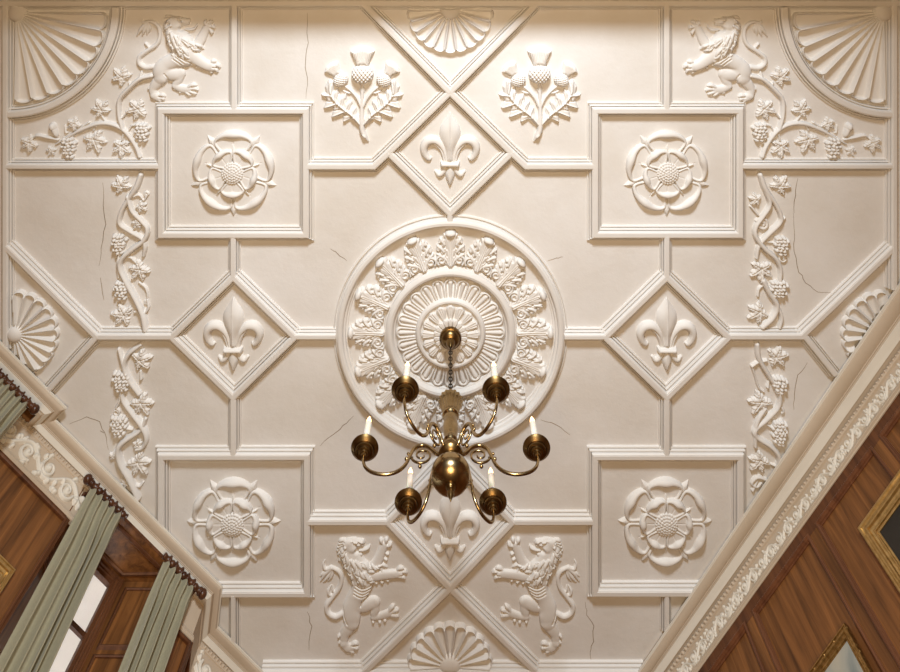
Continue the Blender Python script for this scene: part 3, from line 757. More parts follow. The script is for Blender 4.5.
def vine(name, x0, y0, z, box, stems, leaves, bunches, label, cat, group, mirror=False, mx=0, extra=()):
    href = 2.5; k = 1 - href / F
    ax, ay = (box[0] + box[2]) / 2, (box[1] + box[3]) / 2
    px = x0 + ax / z; py = y0 + ay / z
    if mirror: px = 900 - px + mx
    t = thing(name, anchor(px, py, href), label, cat, group)
    def q(p): return ((p[0] - ax) / z, (p[1] - ay) / z) + ((p[2] / z,) if len(p) > 2 else ())
    hw, hh = (box[2] - box[0]) / 2 / z + 3, (box[3] - box[1]) / 2 / z + 3
    G = Relief(-hw, -hh, hw, hh, .4)
    for i, st in enumerate(stems): G.stroke([q(p) for p in st], .5 + .5 * (i % 2), 1.15, k=.2)
    rpart('stem', G, M_PLA, t, k=k, mirror=mirror)
    sg = -1 if mirror else 1
    rnd = random.Random(len(leaves) * 7 + int(x0))
    for i, (x, y, size, ang) in enumerate(leaves):
        o = bpy.data.objects.new('leaf', LEAVES[i % 3]); COL.objects.link(o); o.parent = t
        c = q((x, y)); f = size / z / 9.2
        o.location = (sg * c[0] * k * S, c[1] * k * S, -.3 * S)
        o.scale = (f, f * .92, 1.0 if size / z > 6 else .75)
        o.rotation_euler = (0, 0, ang if not mirror else PI - ang)
    for (x, y, rx, ry) in bunches:
        c = q((x, y)); rx, ry = rx / z, ry / z
        G = Relief(c[0] - rx - 3, c[1] - ry - 3, c[0] + rx + 3, c[1] + ry + 3, .35)
        r = 2.05
        rows = max(3, int(round(2 * ry / (r * 1.5))))
        for j in range(rows):
            f = (j + .5) / rows
            wdt = rx * (1 - .55 * abs(f - .38) / .62) if f > .38 else rx * (.75 + .25 * f / .38)
            n = max(1, int(round(2 * wdt / (r * 1.8))))
            for i in range(n):
                x_ = c[0] + (i - (n - 1) / 2 + (.25 if j % 2 else -.25)) * r * 1.8 + rnd.uniform(-.55, .55)
                dome = math.sqrt(max(0.05, 1 - ((x_ - c[0]) / (rx + .5)) ** 2 - ((f - .45) / .62) ** 2 * .8))
                G.blob(x_, c[1] + (f - .5) * 2 * ry + rnd.uniform(-.6, .6), r * rnd.uniform(.9, 1.08), r, 2.3, .2 + 2.4 * dome)
        rpart('grape_bunch', G, M_PLA, t, k=k, mirror=mirror)
    for nm, items in extra:
        for st in items:
            G = Relief(-hw, -hh, hw, hh, .4)
            for s2 in st: G.stroke([q(p) for p in s2], .5, 1.1, k=.2)
            rpart(nm, G, M_PLA, t, k=k, mirror=mirror)
    return t
def spiral(cx, cy, r0, r1, a0, turns, r, n=16):
    return [(cx + (r0 + (r1 - r0) * i / n) * math.cos(a0 + turns * 2 * PI * i / n), cy + (r0 + (r1 - r0) * i / n) * math.sin(a0 + turns * 2 * PI * i / n), r) for i in range(n + 1)]
VG = 'plaster grape vines down the sides'
Z4 = 4.07
vine('grape_vine', 95, 170, Z4, (65, 15, 225, 655),
     [[(186, 20, 11), (165, 75, 12), (135, 120, 10), (106, 172, 10), (100, 218, 10), (140, 250, 9), (190, 280, 9), (202, 312, 9), (196, 350, 7)],
      [(133, 110, 9), (150, 165, 9), (190, 208, 9), (212, 240, 9), (200, 285, 10), (150, 325, 11), (110, 362, 11), (103, 400, 11), (130, 460, 11), (168, 530, 11), (195, 590, 12), (205, 648, 12)],
      [(110, 362, 6), (140, 356, 6), (165, 378, 5)], [(100, 330, 5), (92, 380, 6), (95, 440, 4)], [(150, 112, 5), (178, 104, 5), (196, 125, 4), (206, 112, 4)], [(195, 590, 6), (215, 565, 5), (212, 530, 4)], [(160, 580, 5), (185, 575, 5)]],
     [(108, 66, 42, -2.0), (184, 405, 46, 2.3), (118, 592, 47, 3.3), (184, 147, 26, .6), (174, 216, 26, 2.2)],
     [(98, 303, 29, 38), (108, 490, 31, 36)], 'plaster grape vine left of the upper left square frame, above the side rib', 'vine relief', VG,
     extra=[('tendril', [[spiral(208, 100, 10, 4, 1.5, 1.3, 4)], [[(178, 460, 4), (204, 482, 5), (212, 520, 4), (202, 546, 4)], spiral(206, 540, 9, 3, 0, 1.2, 3.5)]])])
vine('grape_vine', 95, 335, Z4, (62, 35, 228, 668),
     [[(186, 40, 8), (136, 80, 10), (118, 128, 11), (140, 185, 11), (178, 240, 10)], [(97, 58, 7), (110, 100, 9), (118, 130, 9)],
      [(106, 205, 8), (112, 265, 9), (150, 318, 11), (190, 370, 12), (207, 420, 10), (195, 458, 8), (165, 470, 6)],
      [(206, 340, 7), (184, 388, 9), (122, 430, 11), (95, 465, 12), (104, 520, 12), (138, 580, 12), (164, 635, 12), (174, 664, 12)], [(184, 150, 5), (186, 180, 7)], [(120, 380, 5), (150, 385, 5)], [(160, 610, 4), (180, 618, 6), (194, 604, 3)]],
     [(181, 104, 46, -.3), (186, 276, 50, 1.0), (172, 520, 52, .9), (78, 498, 24, -1.6), (125, 604, 22, 2.8), (172, 452, 22, -1.6)],
     [(108, 190, 36, 38), (97, 372, 34, 42)], 'plaster grape vine below the left side rib, reaching down to the left cornice', 'vine relief', VG,
     extra=[('tendril', [[[(100, 235, 4), (96, 275, 5), (84, 300, 5)], spiral(84, 318, 14, 6, -1.4, 1.2, 4)]])])
vine('grape_vine', 735, 170, Z4, (58, 15, 225, 650),
     [[(103, 20, 11), (125, 80, 12), (160, 130, 10), (185, 180, 10), (184, 215, 10), (130, 268, 11), (98, 310, 9), (90, 360, 7)],
      [(125, 85, 9), (142, 140, 9), (116, 186, 9), (86, 230, 9), (85, 270, 10), (120, 320, 11), (165, 360, 10), (185, 402, 9), (184, 450, 8)],
      [(66, 150, 5), (95, 184, 6)], [(188, 215, 6), (205, 195, 3)], [(115, 450, 12), (140, 500, 12), (170, 550, 12), (155, 598, 12), (112, 638, 12)], [(178, 560, 7), (190, 600, 8), (182, 642, 7)], [(135, 295, 4), (160, 298, 4)]],
     [(182, 66, 44, -1.0), (88, 122, 28, 3.4), (108, 403, 50, 1.6), (100, 578, 47, 2.6)],
     [(188, 308, 32, 38), (178, 485, 37, 34)], 'plaster grape vine right of the upper right square frame, above the side rib', 'vine relief', VG,
     extra=[('tendril', [[spiral(112, 222, 26, 7, -2.6, 1.5, 7)], [spiral(195, 362, 17, 4, -1, 1.4, 4.5)], [[(120, 470, 4), (100, 485, 5), (95, 515, 5)]]])])
vine('grape_vine', 735, 335, Z4, (55, 38, 220, 645),
     [[(90, 38, 11), (100, 100, 11), (140, 170, 10), (178, 230, 10), (178, 290, 10), (132, 342, 10), (86, 382, 11), (88, 415, 11), (140, 450, 11), (174, 486, 11), (182, 520, 11)],
      [(122, 300, 8), (96, 340, 9), (84, 390, 8), (84, 455, 7)], [(135, 215, 6), (140, 190, 3)], [(120, 358, 4), (150, 380, 4)], [(180, 280, 4), (198, 310, 6), (192, 322, 4)], [(130, 105, 5), (95, 112, 5), (70, 128, 6)], [(150, 530, 4), (168, 535, 5), (172, 520, 4)]],
     [(166, 90, 47, -.2), (108, 272, 52, 2.2), (104, 512, 46, 2.4)],
     [(183, 205, 30, 34), (180, 398, 33, 50)], 'plaster grape vine below the right side rib, beside the right-hand cornice', 'vine relief', VG,
     extra=[('tendril', [[[(70, 128, 6), (84, 170, 5), (98, 215, 5), (120, 235, 4)]], [[(128, 592, 6), (92, 582, 7), (70, 608, 6), (92, 622, 5), (110, 606, 4)], [(92, 600, 4), (74, 636, 6)]]])])
SPR = dict(stems=[[(772, 600, 13), (745, 530, 13), (680, 442, 14), (600, 400, 14), (510, 398, 14), (400, 440, 12), (330, 478, 10), (248, 526, 5)],
                  [(665, 425, 12), (645, 340, 13), (648, 250, 14), (692, 192, 15), (770, 122, 14), (846, 99, 14)], [(765, 128, 10), (778, 95, 10), (783, 72, 6)],
                  [(262, 496, 6), (200, 482, 8), (140, 470, 8), (112, 486, 4)], [(632, 262, 6), (626, 285, 5)], [(350, 485, 5), (385, 440, 5), (455, 390, 6)], [(560, 385, 6), (535, 350, 5)], [(665, 360, 6), (690, 330, 6), (715, 318, 4)], [(700, 445, 6), (720, 412, 6), (750, 405, 6)], [(715, 190, 4), (705, 140, 5)],
                  [(500, 400, 6), (482, 440, 5)], [(670, 460, 5), (660, 500, 5)], [(305, 410, 5), (312, 450, 7), (326, 452, 3)]],
           leaves=[(665, 108, 66, -2.4), (765, 305, 70, 2.9), (535, 312, 62, -2.0), (370, 395, 46, 2.6), (490, 492, 76, 1.2), (660, 535, 64, 1.6), (92, 515, 58, 2.6), (222, 560, 34, 2.0)],
           bunches=[(335, 545, 46, 62), (790, 450, 44, 58)],
           extra=[('acorn', [[[(232, 412, 22), (234, 420, 22)], [(242, 436, 18), (252, 464, 14), (258, 484, 3)]]])])
vine('vine_spray', 15, 60, 6.207, (30, 30, 870, 615), SPR['stems'], SPR['leaves'], SPR['bunches'], 'curving plaster vine spray with grapes and acorn under the left corner fan', 'vine relief', 'plaster vine sprays beside the lions', extra=SPR['extra'])
vine('vine_spray', 15, 60, 6.207, (30, 30, 870, 615), SPR['stems'], SPR['leaves'], SPR['bunches'], 'curving plaster vine spray with grapes and acorn under the right corner fan', 'vine relief', 'plaster vine sprays beside the lions', mirror=True, mx=2, extra=SPR['extra'])

# ------------------------------------------------------------------ round medallion
MX, MY = plan(450.5, 334.5, 6)
med = thing('ceiling_medallion', W(MX, MY, 0), 'large round plaster medallion with acanthus leaves above the chandelier', 'ceiling medallion')
mc = W(MX, MY, 0)
def ring(name, prof, seg=128):
    mb = MB(); n = len(prof); vs = []
    for r, h in prof:
        for k_ in range(seg):
            a = 2 * PI * k_ / seg
            vs.append((mc[0] + r * S * math.cos(a), mc[1] + r * S * math.sin(a), mc[2] - h * S))
    fs = [(i * seg + k_, i * seg + (k_ + 1) % seg, ((i + 1) % n) * seg + (k_ + 1) % seg, ((i + 1) % n) * seg + k_) for i in range(n) for k_ in range(seg)]
    mb.add(vs, fs)
    return mb.build(name, M_PLA, med, angle=.5)
ring('outer_ring', [(117, -.5), (117, 1.8), (115.8, 2.2), (115.4, .4), (114.4, .4), (114.0, 4.2), (112.6, 5.0), (112.2, 7.0), (110.8, 7.8), (108.4, 7.8), (107.2, 7.0), (106.4, 4.6), (104.6, 3.8), (104.2, 1.8), (102.4, 1.4), (102, -.5)])
ring('inner_ring', [(66.5, -.5), (66.5, 2.2), (65.5, 3.2), (64.6, 3.4), (64.2, 5.4), (62.6, 7.0), (60.5, 7.7), (58.4, 7.2), (57, 5.6), (56.4, 3.8), (55.2, 3.4), (54.6, 2.2), (54.6, -.5)])
ring('boss_ring', [(35, -.5), (35, 3.6), (34.2, 5.6), (33, 6.6), (31.4, 6.8), (30.2, 6.2), (29.6, 4.6), (29.6, -.5)])
mb = MB(); mb.lathe(mc, [(56, -.3), (56, 1.2), (34, 2.6), (30, 4.2), (20, 5.2), (8, 6.2), (2, 6.5)], 64); mb.build('disc', M_PLA, med, smooth=True)

G = Relief(62, -18, 106, 18, .35)
half = [(66, 3.2), (69.5, 8), (73, 12.5), (78, 14.6), (80, 13), (80, 11), (83, 14.6), (87, 14.2), (89, 12.4), (88.5, 10.2), (92, 12.2), (95, 10.6), (96, 8.6), (95, 7), (98.5, 7.2), (100.5, 4.5), (101.2, 0)]
G.poly(half + [(x, -y) for x, y in reversed(half[:-1])], 2.6, 2.6, .5)
rr = np.hypot(G.X, 0); G.H = np.where(G.H > 0, G.H + np.clip((G.X - 66) / 36, 0, 1) * 1.6, 0)
for sg in (1, -1):
    for st in ([(67, 1.2, 1.2), (73, 4.5, 1.5), (77, 9, 1.6), (79, 13.5, .9)], [(70, 1.6, 1.1), (78, 4.2, 1.5), (84, 8.5, 1.7), (87, 13, .9)], [(76, 1.8, 1.1), (85, 4.2, 1.5), (91, 7.5, 1.6), (94.5, 10.5, .9)], [(84, 1.4, 1.0), (92, 3.0, 1.4), (97, 5, 1.4), (99, 6.5, .8)],
               [(73, 4.5, .8), (80, 8, 1.2), (83, 13.2, .8)], [(80, 4.6, .8), (87.5, 8, 1.2), (91, 11.6, .8)]):
        G.stroke([(x, sg * y, r) for x, y, r in st], 2.9, 1.15)
    for st in ([(71, 4.5), (76, 6.5), (80, 10.2)], [(77, 3.6), (83, 6.4), (88.5, 9.6)], [(84, 3.6), (89, 5.6), (94.5, 7.2)]):
        G.line([(x, sg * y, 0) for x, y in st], .5, -1.6)
    for x, y in ((81, 10.6), (88.6, 9.7), (94.6, 6.6), (79, 6.4), (86, 6)):
        G.line([(x - .3, sg * y, 0), (x + .8, sg * y, 0)], .75, -3.2)
    G.stroke([(x, sg * y, r) for x, y, r in spiral(73.0, 9.0, 5.2, .8, 2.6, -1.6, 1.0, 26)], 3.4, 1.2)
    G.line([(73.0, sg * 8.6, 0), (73.3, sg * 9.2, 0)], .6, -2.0)
G.stroke([(68.5, 0, 2.4), (75, 0, 1.9), (86, 0, 1.5), (97, 0, 1.7)], 3.2, 1.2)
G.line([(67, 0, 0), (95, 0, 0)], .5, -1.4)
G.blob(100, 0, 3.0, 5.4, 3.4, 4.2)
g = rpart('acanthus_leaf', G, M_PLA, med, k=1 - 5 / F, gain=1.15)
for i in range(1, 16): dup_part(g, med, 2 * PI * i / 16)
G = Relief(32, -8, 56, 8, .35)
G.stroke([(35, -3.6, .9), (46, -4.6, 1.0), (50.5, -4.6, 1.1), (53.0, -2.4, 1.2), (53.4, 0, 1.3), (53.0, 2.4, 1.2), (50.5, 4.6, 1.1), (46, 4.6, 1.0), (35, 3.6, .9)], 2.0, 1.5)
G.stroke([(35, 0, 1.6), (44, 0, 2.1), (50, 0, 2.5)], 1.6, 1.0)
g = rpart('flute', G, M_PLA, med, k=1 - 4 / F, gain=1.1); g.rotation_euler = (0, 0, PI / 2)
for i in range(1, 24): dup_part(g, med, PI / 2 + 2 * PI * i / 24)
def petal_r(r0, r1, wd, b0, b1):
    G = Relief(r0 - 2, -wd * 1.3, r1 + 3, wd * 1.3, .35)
    h = [(r0, wd * .35), (r0 + (r1 - r0) * .5, wd * .8), (r0 + (r1 - r0) * .8, wd), (r1 - .8, wd * .72), (r1, 0)]
    G.poly(catmull([(x, y, 0) for x, y in h + [(x, -y) for x, y in reversed(h[:-1])]], 4)[:, :2], 1.8, 1.5, b0)
    for f in (-.5, 0, .5):
        G.stroke([(r0, wd * .3 * f, .5), (r0 + (r1 - r0) * .6, wd * .8 * f, .8), (r1 - 1.2, wd * 1.0 * f, .7)], b0 + 1.5, 1.2)
    G.blob(r1 - .6, 0, 1.3, wd * .55, 1.6, b1)
    return G
g = rpart('rosette_petal', petal_r(14, 28.5, 4.6, 5.4, 6.0), M_PLA, med, k=1 - 7 / F, gain=1.0); g.rotation_euler = (0, 0, PI / 2)
for i in range(1, 16): dup_part(g, med, PI / 2 + 2 * PI * i / 16)
g = rpart('centre_petal', petal_r(7, 16.5, 2.8, 7.4, 8.0), M_PLA, med, k=1 - 8 / F, gain=1.0); g.rotation_euler = (0, 0, PI / 2)
for i in range(1, 18): dup_part(g, med, PI / 2 + 2 * PI * i / 18)

# ------------------------------------------------------------------ chandelier
ch = thing('chandelier', W(MX, MY, 7), 'six-armed brass chandelier hanging on a chain from the round medallion', 'chandelier')
ca = W(MX, MY, 0)
mb = MB(); mb.lathe(ca, [(9.0, 7), (10.6, 10), (10.9, 12), (10.4, 13.6), (9.2, 14.2), (8.8, 15.6), (6.6, 17.6), (4.6, 18.6), (4.4, 20.2), (3.4, 22.4), (2.4, 24.5), (1.2, 26)], 40)
mb.build('canopy', M_BRASSD, ch, angle=.6)
chain = None
mb = MB(); mb.tube([W(MX, MY, 25 + .5 * i) for i in range(6)], .6 * S, 8); chain = mb.build('chain', M_IRON, ch, smooth=True)
h0, i = 27.0, 0
while h0 < 101:
    mb = MB(); pts = []
    for j in range(21):
        a = 2 * PI * j / 20
        u, w_ = 1.5 * math.sin(a), 3.1 * math.cos(a)
        if i % 2: pts.append(W(MX + u, MY, h0 + w_ + 2.2))
        else: pts.append(W(MX, MY + u, h0 + w_ + 2.2))
    mb.tube(pts, .55 * S, 6, caps=False); mb.build('link', M_IRON, chain, smooth=True)
    h0 += 4.6; i += 1
mb = MB(); mb.lathe(ca, [(1.5, 98.5), (9.2, 97.6), (10.2, 98.2), (10.2, 99.4), (9.0, 101.4), (7.4, 107), (6.2, 112), (6.6, 112.6), (6.4, 114), (2, 114)], 96, 16); mb.build('bell', M_BRASS, ch, angle=.6)
mb = MB(); mb.lathe(ca, [(2, 112), (6.8, 113.5), (7.2, 115), (6.6, 116.5), (5.6, 117.5), (5.2, 120), (5.9, 124), (6.4, 128), (6.0, 133), (4.8, 138), (4.2, 140), (5.0, 141), (5.8, 142.2), (5.8, 143.4), (4.6, 144.4), (4.4, 146), (4.6, 148), (5.6, 149), (5.4, 150.5), (4.4, 151.5), (4.2, 154)], 40)
mb.build('stem', M_BRASS, ch, smooth=True)
mb = MB(); mb.lathe(ca, [(2, 151), (7.0, 152), (9.4, 154), (9.6, 157), (8.0, 159.5), (6.2, 160.5), (5.6, 163), (3, 164)], 40); mb.build('collar', M_BRASSD, ch, angle=.6)
mb = MB(); mb.sphere(W(MX, MY, 175), 14.8 * S, 48, 28, (1, 1, .76)); mb.build('ball', M_BRASS, ch, smooth=True)
mb = MB(); mb.lathe(ca, [(3.4, 184.8), (3.6, 187), (2.4, 188), (1.6, 189), (2.6, 190.5), (2.8, 192.5), (1.8, 194.5), (.8, 197), (.3, 199)], 24); mb.build('finial', M_BRASSD, ch, smooth=True)

ARM = [(5, 157.5), (11, 155), (16, 149.5), (22, 147), (27.5, 150.5), (30.5, 158), (33.5, 166.5), (39, 172.5), (47, 175), (56, 173.5), (62, 169), (64.6, 162.5), (65, 156.5)]
CAND = [(-128, 58, 'lit white candle on the far left chandelier arm, nearest the canopy'), (-52, 58, 'lit white candle on the far right chandelier arm, nearest the canopy'),
        (180, 67.5, 'lit white candle on the chandelier arm reaching straight out to the left'), (0, 67.5, 'lit white candle on the chandelier arm reaching straight out to the right'),
        (128, 54, 'lit white candle on the near left chandelier arm, below the ball'), (52, 54, 'lit white candle on the near right chandelier arm, below the ball')]
for deg, RR, lab in CAND:
    a = math.radians(deg); cs, sn = math.cos(a), math.sin(a); f = RR / 65
    def at(rho, h, side=0): return W(MX + cs * rho * f - sn * side, MY + sn * rho * f + cs * side, h)
    P = catmull([(x, y, 0) for x, y in ARM], 8)
    mb = MB(); mb.tube([at(p[0], p[1]) for p in P], [1.55 * S - .45 * S * i / len(P) for i in range(len(P))], 12)
    arm = mb.build('arm', M_BRASS, ch, smooth=True)
    mb = MB()
    sp = [(31.2, 159.5)] + [(21.5 + (6.6 * (1 - j / 30) + 1.6) * math.cos(.3 + 2 * PI * 1.45 * j / 30), 157.2 + (6.6 * (1 - j / 30) + 1.4) * math.sin(.3 + 2 * PI * 1.45 * j / 30)) for j in range(31)]
    mb.tube([at(x, y) for x, y in sp[1:]], [.95 * S - .3 * S * j / 31 for j in range(31)], 8)
    mb.sphere(at(22.5, 167.6), 1.5 * S, 12, 8); mb.sphere(at(32.8, 160.5), 1.5 * S, 12, 8); mb.sphere(at(31.8, 155.5), 1.2 * S, 12, 8)
    mb.tube([at(28.0, 159), at(33.0, 160.5)], .7 * S, 8)
    mb.build('scroll', M_BRASS, arm, smooth=True)
    c = at(65, 0); c = (c[0], c[1], ZC - 5 * S)
    mb = MB(); mb.lathe(c, [(1.2, 146.4), (4, 147), (8, 146), (10.2, 144.2), (10.7, 144.0), (10.9, 144.8), (10.2, 145.6), (9.4, 146.4), (8.0, 147.6), (7.4, 147.4), (7.0, 148.8), (5.6, 149.2), (5.2, 148.9), (4.8, 150.2), (3.4, 150.6), (3.0, 151.6), (2.2, 151.8), (1.8, 153.4), (.8, 153.6)], 36)
    mb.build('drip_pan', M_BRASSD, arm, angle=.6)
    mb = MB(); mb.lathe(c, [(1.5, 146.8), (2.4, 146), (2.3, 144), (3.4, 141.8), (3.8, 139), (4.7, 137.6), (4.8, 136.6), (4.0, 136.2), (3.3, 136.6), (3.2, 138.8), (.6, 138.8)], 28)
    mb.build('candle_cup', M_BRASS, arm, smooth=True)
    cd = thing('candle', at(65, 143.5), lab, 'candle', 'candles on the chandelier')
    mb = MB(); mb.lathe(c, [(2.7, 138.6), (2.85, 138.0), (2.75, 119.6), (2.3, 118.8), (1.0, 118.4)], 24); mb.build('wax_stick', M_WAX, cd, smooth=True)
    mb = MB(); mb.lathe(c, [(.5, 118.9), (1.6, 117.8), (2.0, 116.4), (1.6, 114.6), (.9, 112.8), (.35, 111.4), (.1, 110.8)], 18); mb.build('flame', M_FLAME, cd, smooth=True)

# ------------------------------------------------------------------ cornices and friezes
def scroll_frieze(s0, s1, dtop, dbot):
    G = Relief(s0, dtop - 5, s1, dbot + 1, .4)
    mid = (dtop + dbot) / 2; A = (dbot - dtop) / 2
    P = 2.0 * (dbot - dtop)
    pts = []
    n = int((s1 - s0) / P * 12)
    for i in range(n + 1):
        x = s0 + (s1 - s0) * i / n
        pts.append((x, mid + A * .62 * math.sin(2 * PI * (x - s0) / P), A * .13))
    G.stroke(pts, .1, 1.0, sub=3)
    rnd = random.Random(5)
    x = s0 + P * .25; sg = -1
    while x < s1:
        cx, cy = x, mid + sg * A * .12
        G.stroke(spiral(cx, cy, A * .62, A * .12, rnd.uniform(0, 1) + (0 if sg > 0 else PI), 1.3 * sg, A * .12, 14), .2, 1.1, sub=3)
        G.blob(cx, cy, A * .22, A * .22, A * .2, .3)
        for j in range(9):
            a = rnd.uniform(0, 2 * PI); r = A * rnd.uniform(.6, 1.0)
            bx, by = cx + r * 1.3 * math.cos(a), cy + r * math.sin(a)
            if dtop + 1 < by < dbot - 1:
                G.stroke([(bx, by, A * .06), (bx + A * .22 * math.cos(a + .6), by + A * .2 * math.sin(a + .6), A * .17), (bx + A * .42 * math.cos(a + 1.0), min(max(by + A * .36 * math.sin(a + 1.0), dtop + .5), dbot - .5), A * .05)], .1, 1.0, sub=3)
        x += P * .5; sg = -sg
    G.H[(G.Y < dtop) | (G.Y > dbot)] = 0
    return G
def beads(s0, s1, d, step, r):
    G = Relief(s0, d - r - .5, s1, d + r + .5, .35)
    x = s0 + step
    while x < s1 - step: G.blob(x, d, r, r, r * .95, .05); x += step
    return G

# right wall
PR = [(-4, 0), (13, 0), (17.4, 5.6), (18, 6.2), (18, 7.4), (17.1, 7.8), (16.8, 9.0), (15.6, 10.3), (13.2, 11.3), (10.8, 11.7), (9.8, 11.4), (9.6, 12.4), (9.0, 12.2), (8.8, 13.2), (8.2, 13.4), (6.9, 14.2), (3.4, 16.4), (-.6, 16.6), (-1.4, 17.6), (-1.0, 19.4), (1.6, 20.2), (1.9, 22.4), (1.5, 23.4), (-.2, 23.8), (-.2, 39.0), (1.6, 39.4), (1.9, 40.3), (1.2, 40.7), (1.2, 41.2), (2.4, 41.6), (2.4, 42.6), (1.2, 43.2), (.9, 44), (-4, 44)]
s_pts = [-70, 60, 200, 340, 480, 640]
fac = [1.75, 1.55, 1.3, 1.05, .8, .6]
cor_r = MB()
cor_r.sweep([RP(s_, WR) for s_ in reversed(s_pts)], PR, W, fac=[f for f in reversed(fac)])
def right_fac(s_): return float(np.interp(s_, s_pts, fac))
# offset to the left of the path must point into the room
ntrim[0] += 1
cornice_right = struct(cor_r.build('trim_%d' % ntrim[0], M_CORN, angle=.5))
fl = MB(); fl.sweep([RP(s_, WR) for s_ in reversed(s_pts)], [(8.5, 12.9), (8.5, 14.0), (3.2, 17.1), (2.8, 15.4)], W, fac=[f for f in reversed(fac)]); fl.build('lit_fillet', M_FRIEZE, cornice_right)  # added cream strip: light on the crown's underside painted as colour
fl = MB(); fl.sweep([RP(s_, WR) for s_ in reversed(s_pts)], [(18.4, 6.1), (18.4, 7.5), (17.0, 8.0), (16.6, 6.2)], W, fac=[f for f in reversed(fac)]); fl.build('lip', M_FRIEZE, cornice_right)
def rwv(base):
    def fn(x, y, h): 
        o = base + h
        return ((x * RT[0] + (WR - o) * RN[0]) * S, (x * RT[1] + (WR - o) * RN[1]) * S, ZC - y * S)
    return fn
def lwv(base, wall=WL):
    def fn(x, y, h):
        o = base + h
        return ((x * LT[0] + (wall - o) * LN[0]) * S, (x * LT[1] + (wall - o) * LN[1]) * S, ZC - y * S)
    return fn
G = scroll_frieze(-60, 560, 25, 39); o = link_mesh('frieze', G.mesh('frieze', rwv(-.2), flip=True), M_FRIEZE, cornice_right)
G = beads(-60, 560, 21.4, 4.6, 1.5); o = link_mesh('bead_row', G.mesh('bead_row', rwv(1.8), flip=True), M_CORN, cornice_right)

# left wall line: a forward pier with one window, the long bay, then a canted step back
LPATH = [(-420, 638), (74, 638), (74, 654), (315, 654), (340, 685), (560, 685)]
PL = [(-4, 0), (8.5, 0), (13, 5.4), (13.6, 6), (13.6, 7), (12.8, 7.4), (12.5, 8.4), (11.4, 9.5), (9.4, 10.3), (7.2, 10.6), (6.6, 10.3), (6.4, 11.2), (5.8, 11.0), (5.6, 12.0), (5.0, 12.2), (3.8, 13.0), (1.6, 14.5), (-.4, 14.7), (-.6, 15.4), (-.4, 16.4), (-4, 16.4)]
cl = MB(); cl.sweep([LP(*p) for p in LPATH], PL, W)
ntrim[0] += 1
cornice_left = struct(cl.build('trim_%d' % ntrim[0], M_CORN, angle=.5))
fl = MB(); fl.sweep([LP(*p) for p in LPATH], [(5.2, 11.8), (5.2, 12.8), (1.5, 15.1), (1.2, 13.8)], W); fl.build('lit_fillet', M_FRIEZE, cornice_left)  # same pale strip on the left, painting in the lit underside
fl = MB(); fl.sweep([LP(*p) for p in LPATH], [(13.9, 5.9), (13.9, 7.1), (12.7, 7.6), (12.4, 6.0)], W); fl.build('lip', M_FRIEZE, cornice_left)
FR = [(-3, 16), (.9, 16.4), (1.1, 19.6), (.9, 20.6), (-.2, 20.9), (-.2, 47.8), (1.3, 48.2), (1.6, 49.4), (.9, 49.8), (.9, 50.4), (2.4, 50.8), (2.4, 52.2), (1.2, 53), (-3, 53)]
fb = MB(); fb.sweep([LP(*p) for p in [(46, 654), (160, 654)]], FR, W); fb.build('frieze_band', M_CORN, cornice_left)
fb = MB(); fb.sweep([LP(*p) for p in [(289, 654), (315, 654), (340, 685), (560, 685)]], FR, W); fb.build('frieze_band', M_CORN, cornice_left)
G = scroll_frieze(48, 158, 21.5, 47.5); link_mesh('frieze', G.mesh('frieze', lwv(-.2), flip=False), M_FRIEZE, cornice_left)
G = beads(48, 158, 18, 4.2, 1.4); link_mesh('bead_row', G.mesh('bead_row', lwv(1.0), flip=False), M_CORN, cornice_left)
G = scroll_frieze(342, 520, 21.5, 47.5); link_mesh('frieze', G.mesh('frieze', lwv(-.2, 685), flip=False), M_FRIEZE, cornice_left)
G = beads(342, 520, 18, 4.2, 1.4); link_mesh('bead_row', G.mesh('bead_row', lwv(1.0, 685), flip=False), M_CORN, cornice_left)

# ------------------------------------------------------------------ panelled walls
# right: backing, rails and stiles, mouldings
mb = MB(); mb.box(rw, (-75, 0, -24), (640, DF, -2.0))
wall_right = struct(mb.build('wall_right', M_WOOD))
mb = MB(); mb.box(rw, (-75, 43, -3), (640, 55, .2)); mb.box(rw, (-75, 330, -3), (640, 352, .2)); mb.build('rail', M_WOOD2, wall_right)
stiles = [-31, 69, 169, 269, 369, 469, 569]
for x in stiles:
    mb = MB(); mb.box(rw, (x + 1, 53, -3), (x + 13, 330, .1)); mb.build('stile', M_WOOD, wall_right)
    if x < 569:
        PM = [(-.6, -2.5), (-.6, 1.0), (.4, 1.9), (1.4, 1.9), (2.0, 1.0), (2.8, .6), (3.2, -.6), (4.0, -1.0), (4.0, -2.5)]
        mb = MB(); mb.sweep(list(reversed([(x + 13, 53), (x + 101, 53), (x + 101, 330), (x + 13, 330)])), PM, rw, closed=True)
        mb.build('panel_moulding', M_PINK, wall_right, angle=.6)

# left: solid piers, panel, and the deep splayed window opening
mb = MB()
mb.prism(W, [LP(-420, 638.8), LP(46, 638.8), LP(46, 655), LP(152, 655), LP(185, 697), LP(185, 704), LP(-420, 704)], 0, DF)
wall_left = struct(mb.build('wall_left', M_WOOD))
mb = MB()
mb.prism(W, [LP(288, 654.8), LP(315, 654.8), LP(340, 685.8), LP(560, 685.8), LP(560, 704), LP(244, 704), LP(244, 697)], 0, DF)
mb.build('window_pier', M_WOOD, wall_left)
mb = MB(); mb.prism(W, [LP(150, 654.8), LP(290, 654.8), LP(290, 704), LP(150, 704)], 0, 16.4); mb.build('lintel', M_WOOD2, wall_left)
mb = MB(); mb.prism(W, [LP(150, 654.8), LP(290, 654.8), LP(290, 704), LP(150, 704)], 560, DF); mb.build('window_apron', M_WOOD, wall_left)
mb = MB(); mb.box(lw, (46, 53, -2), (152, 57.5, 1.0)); mb.build('rail', M_WOOD2, wall_left)
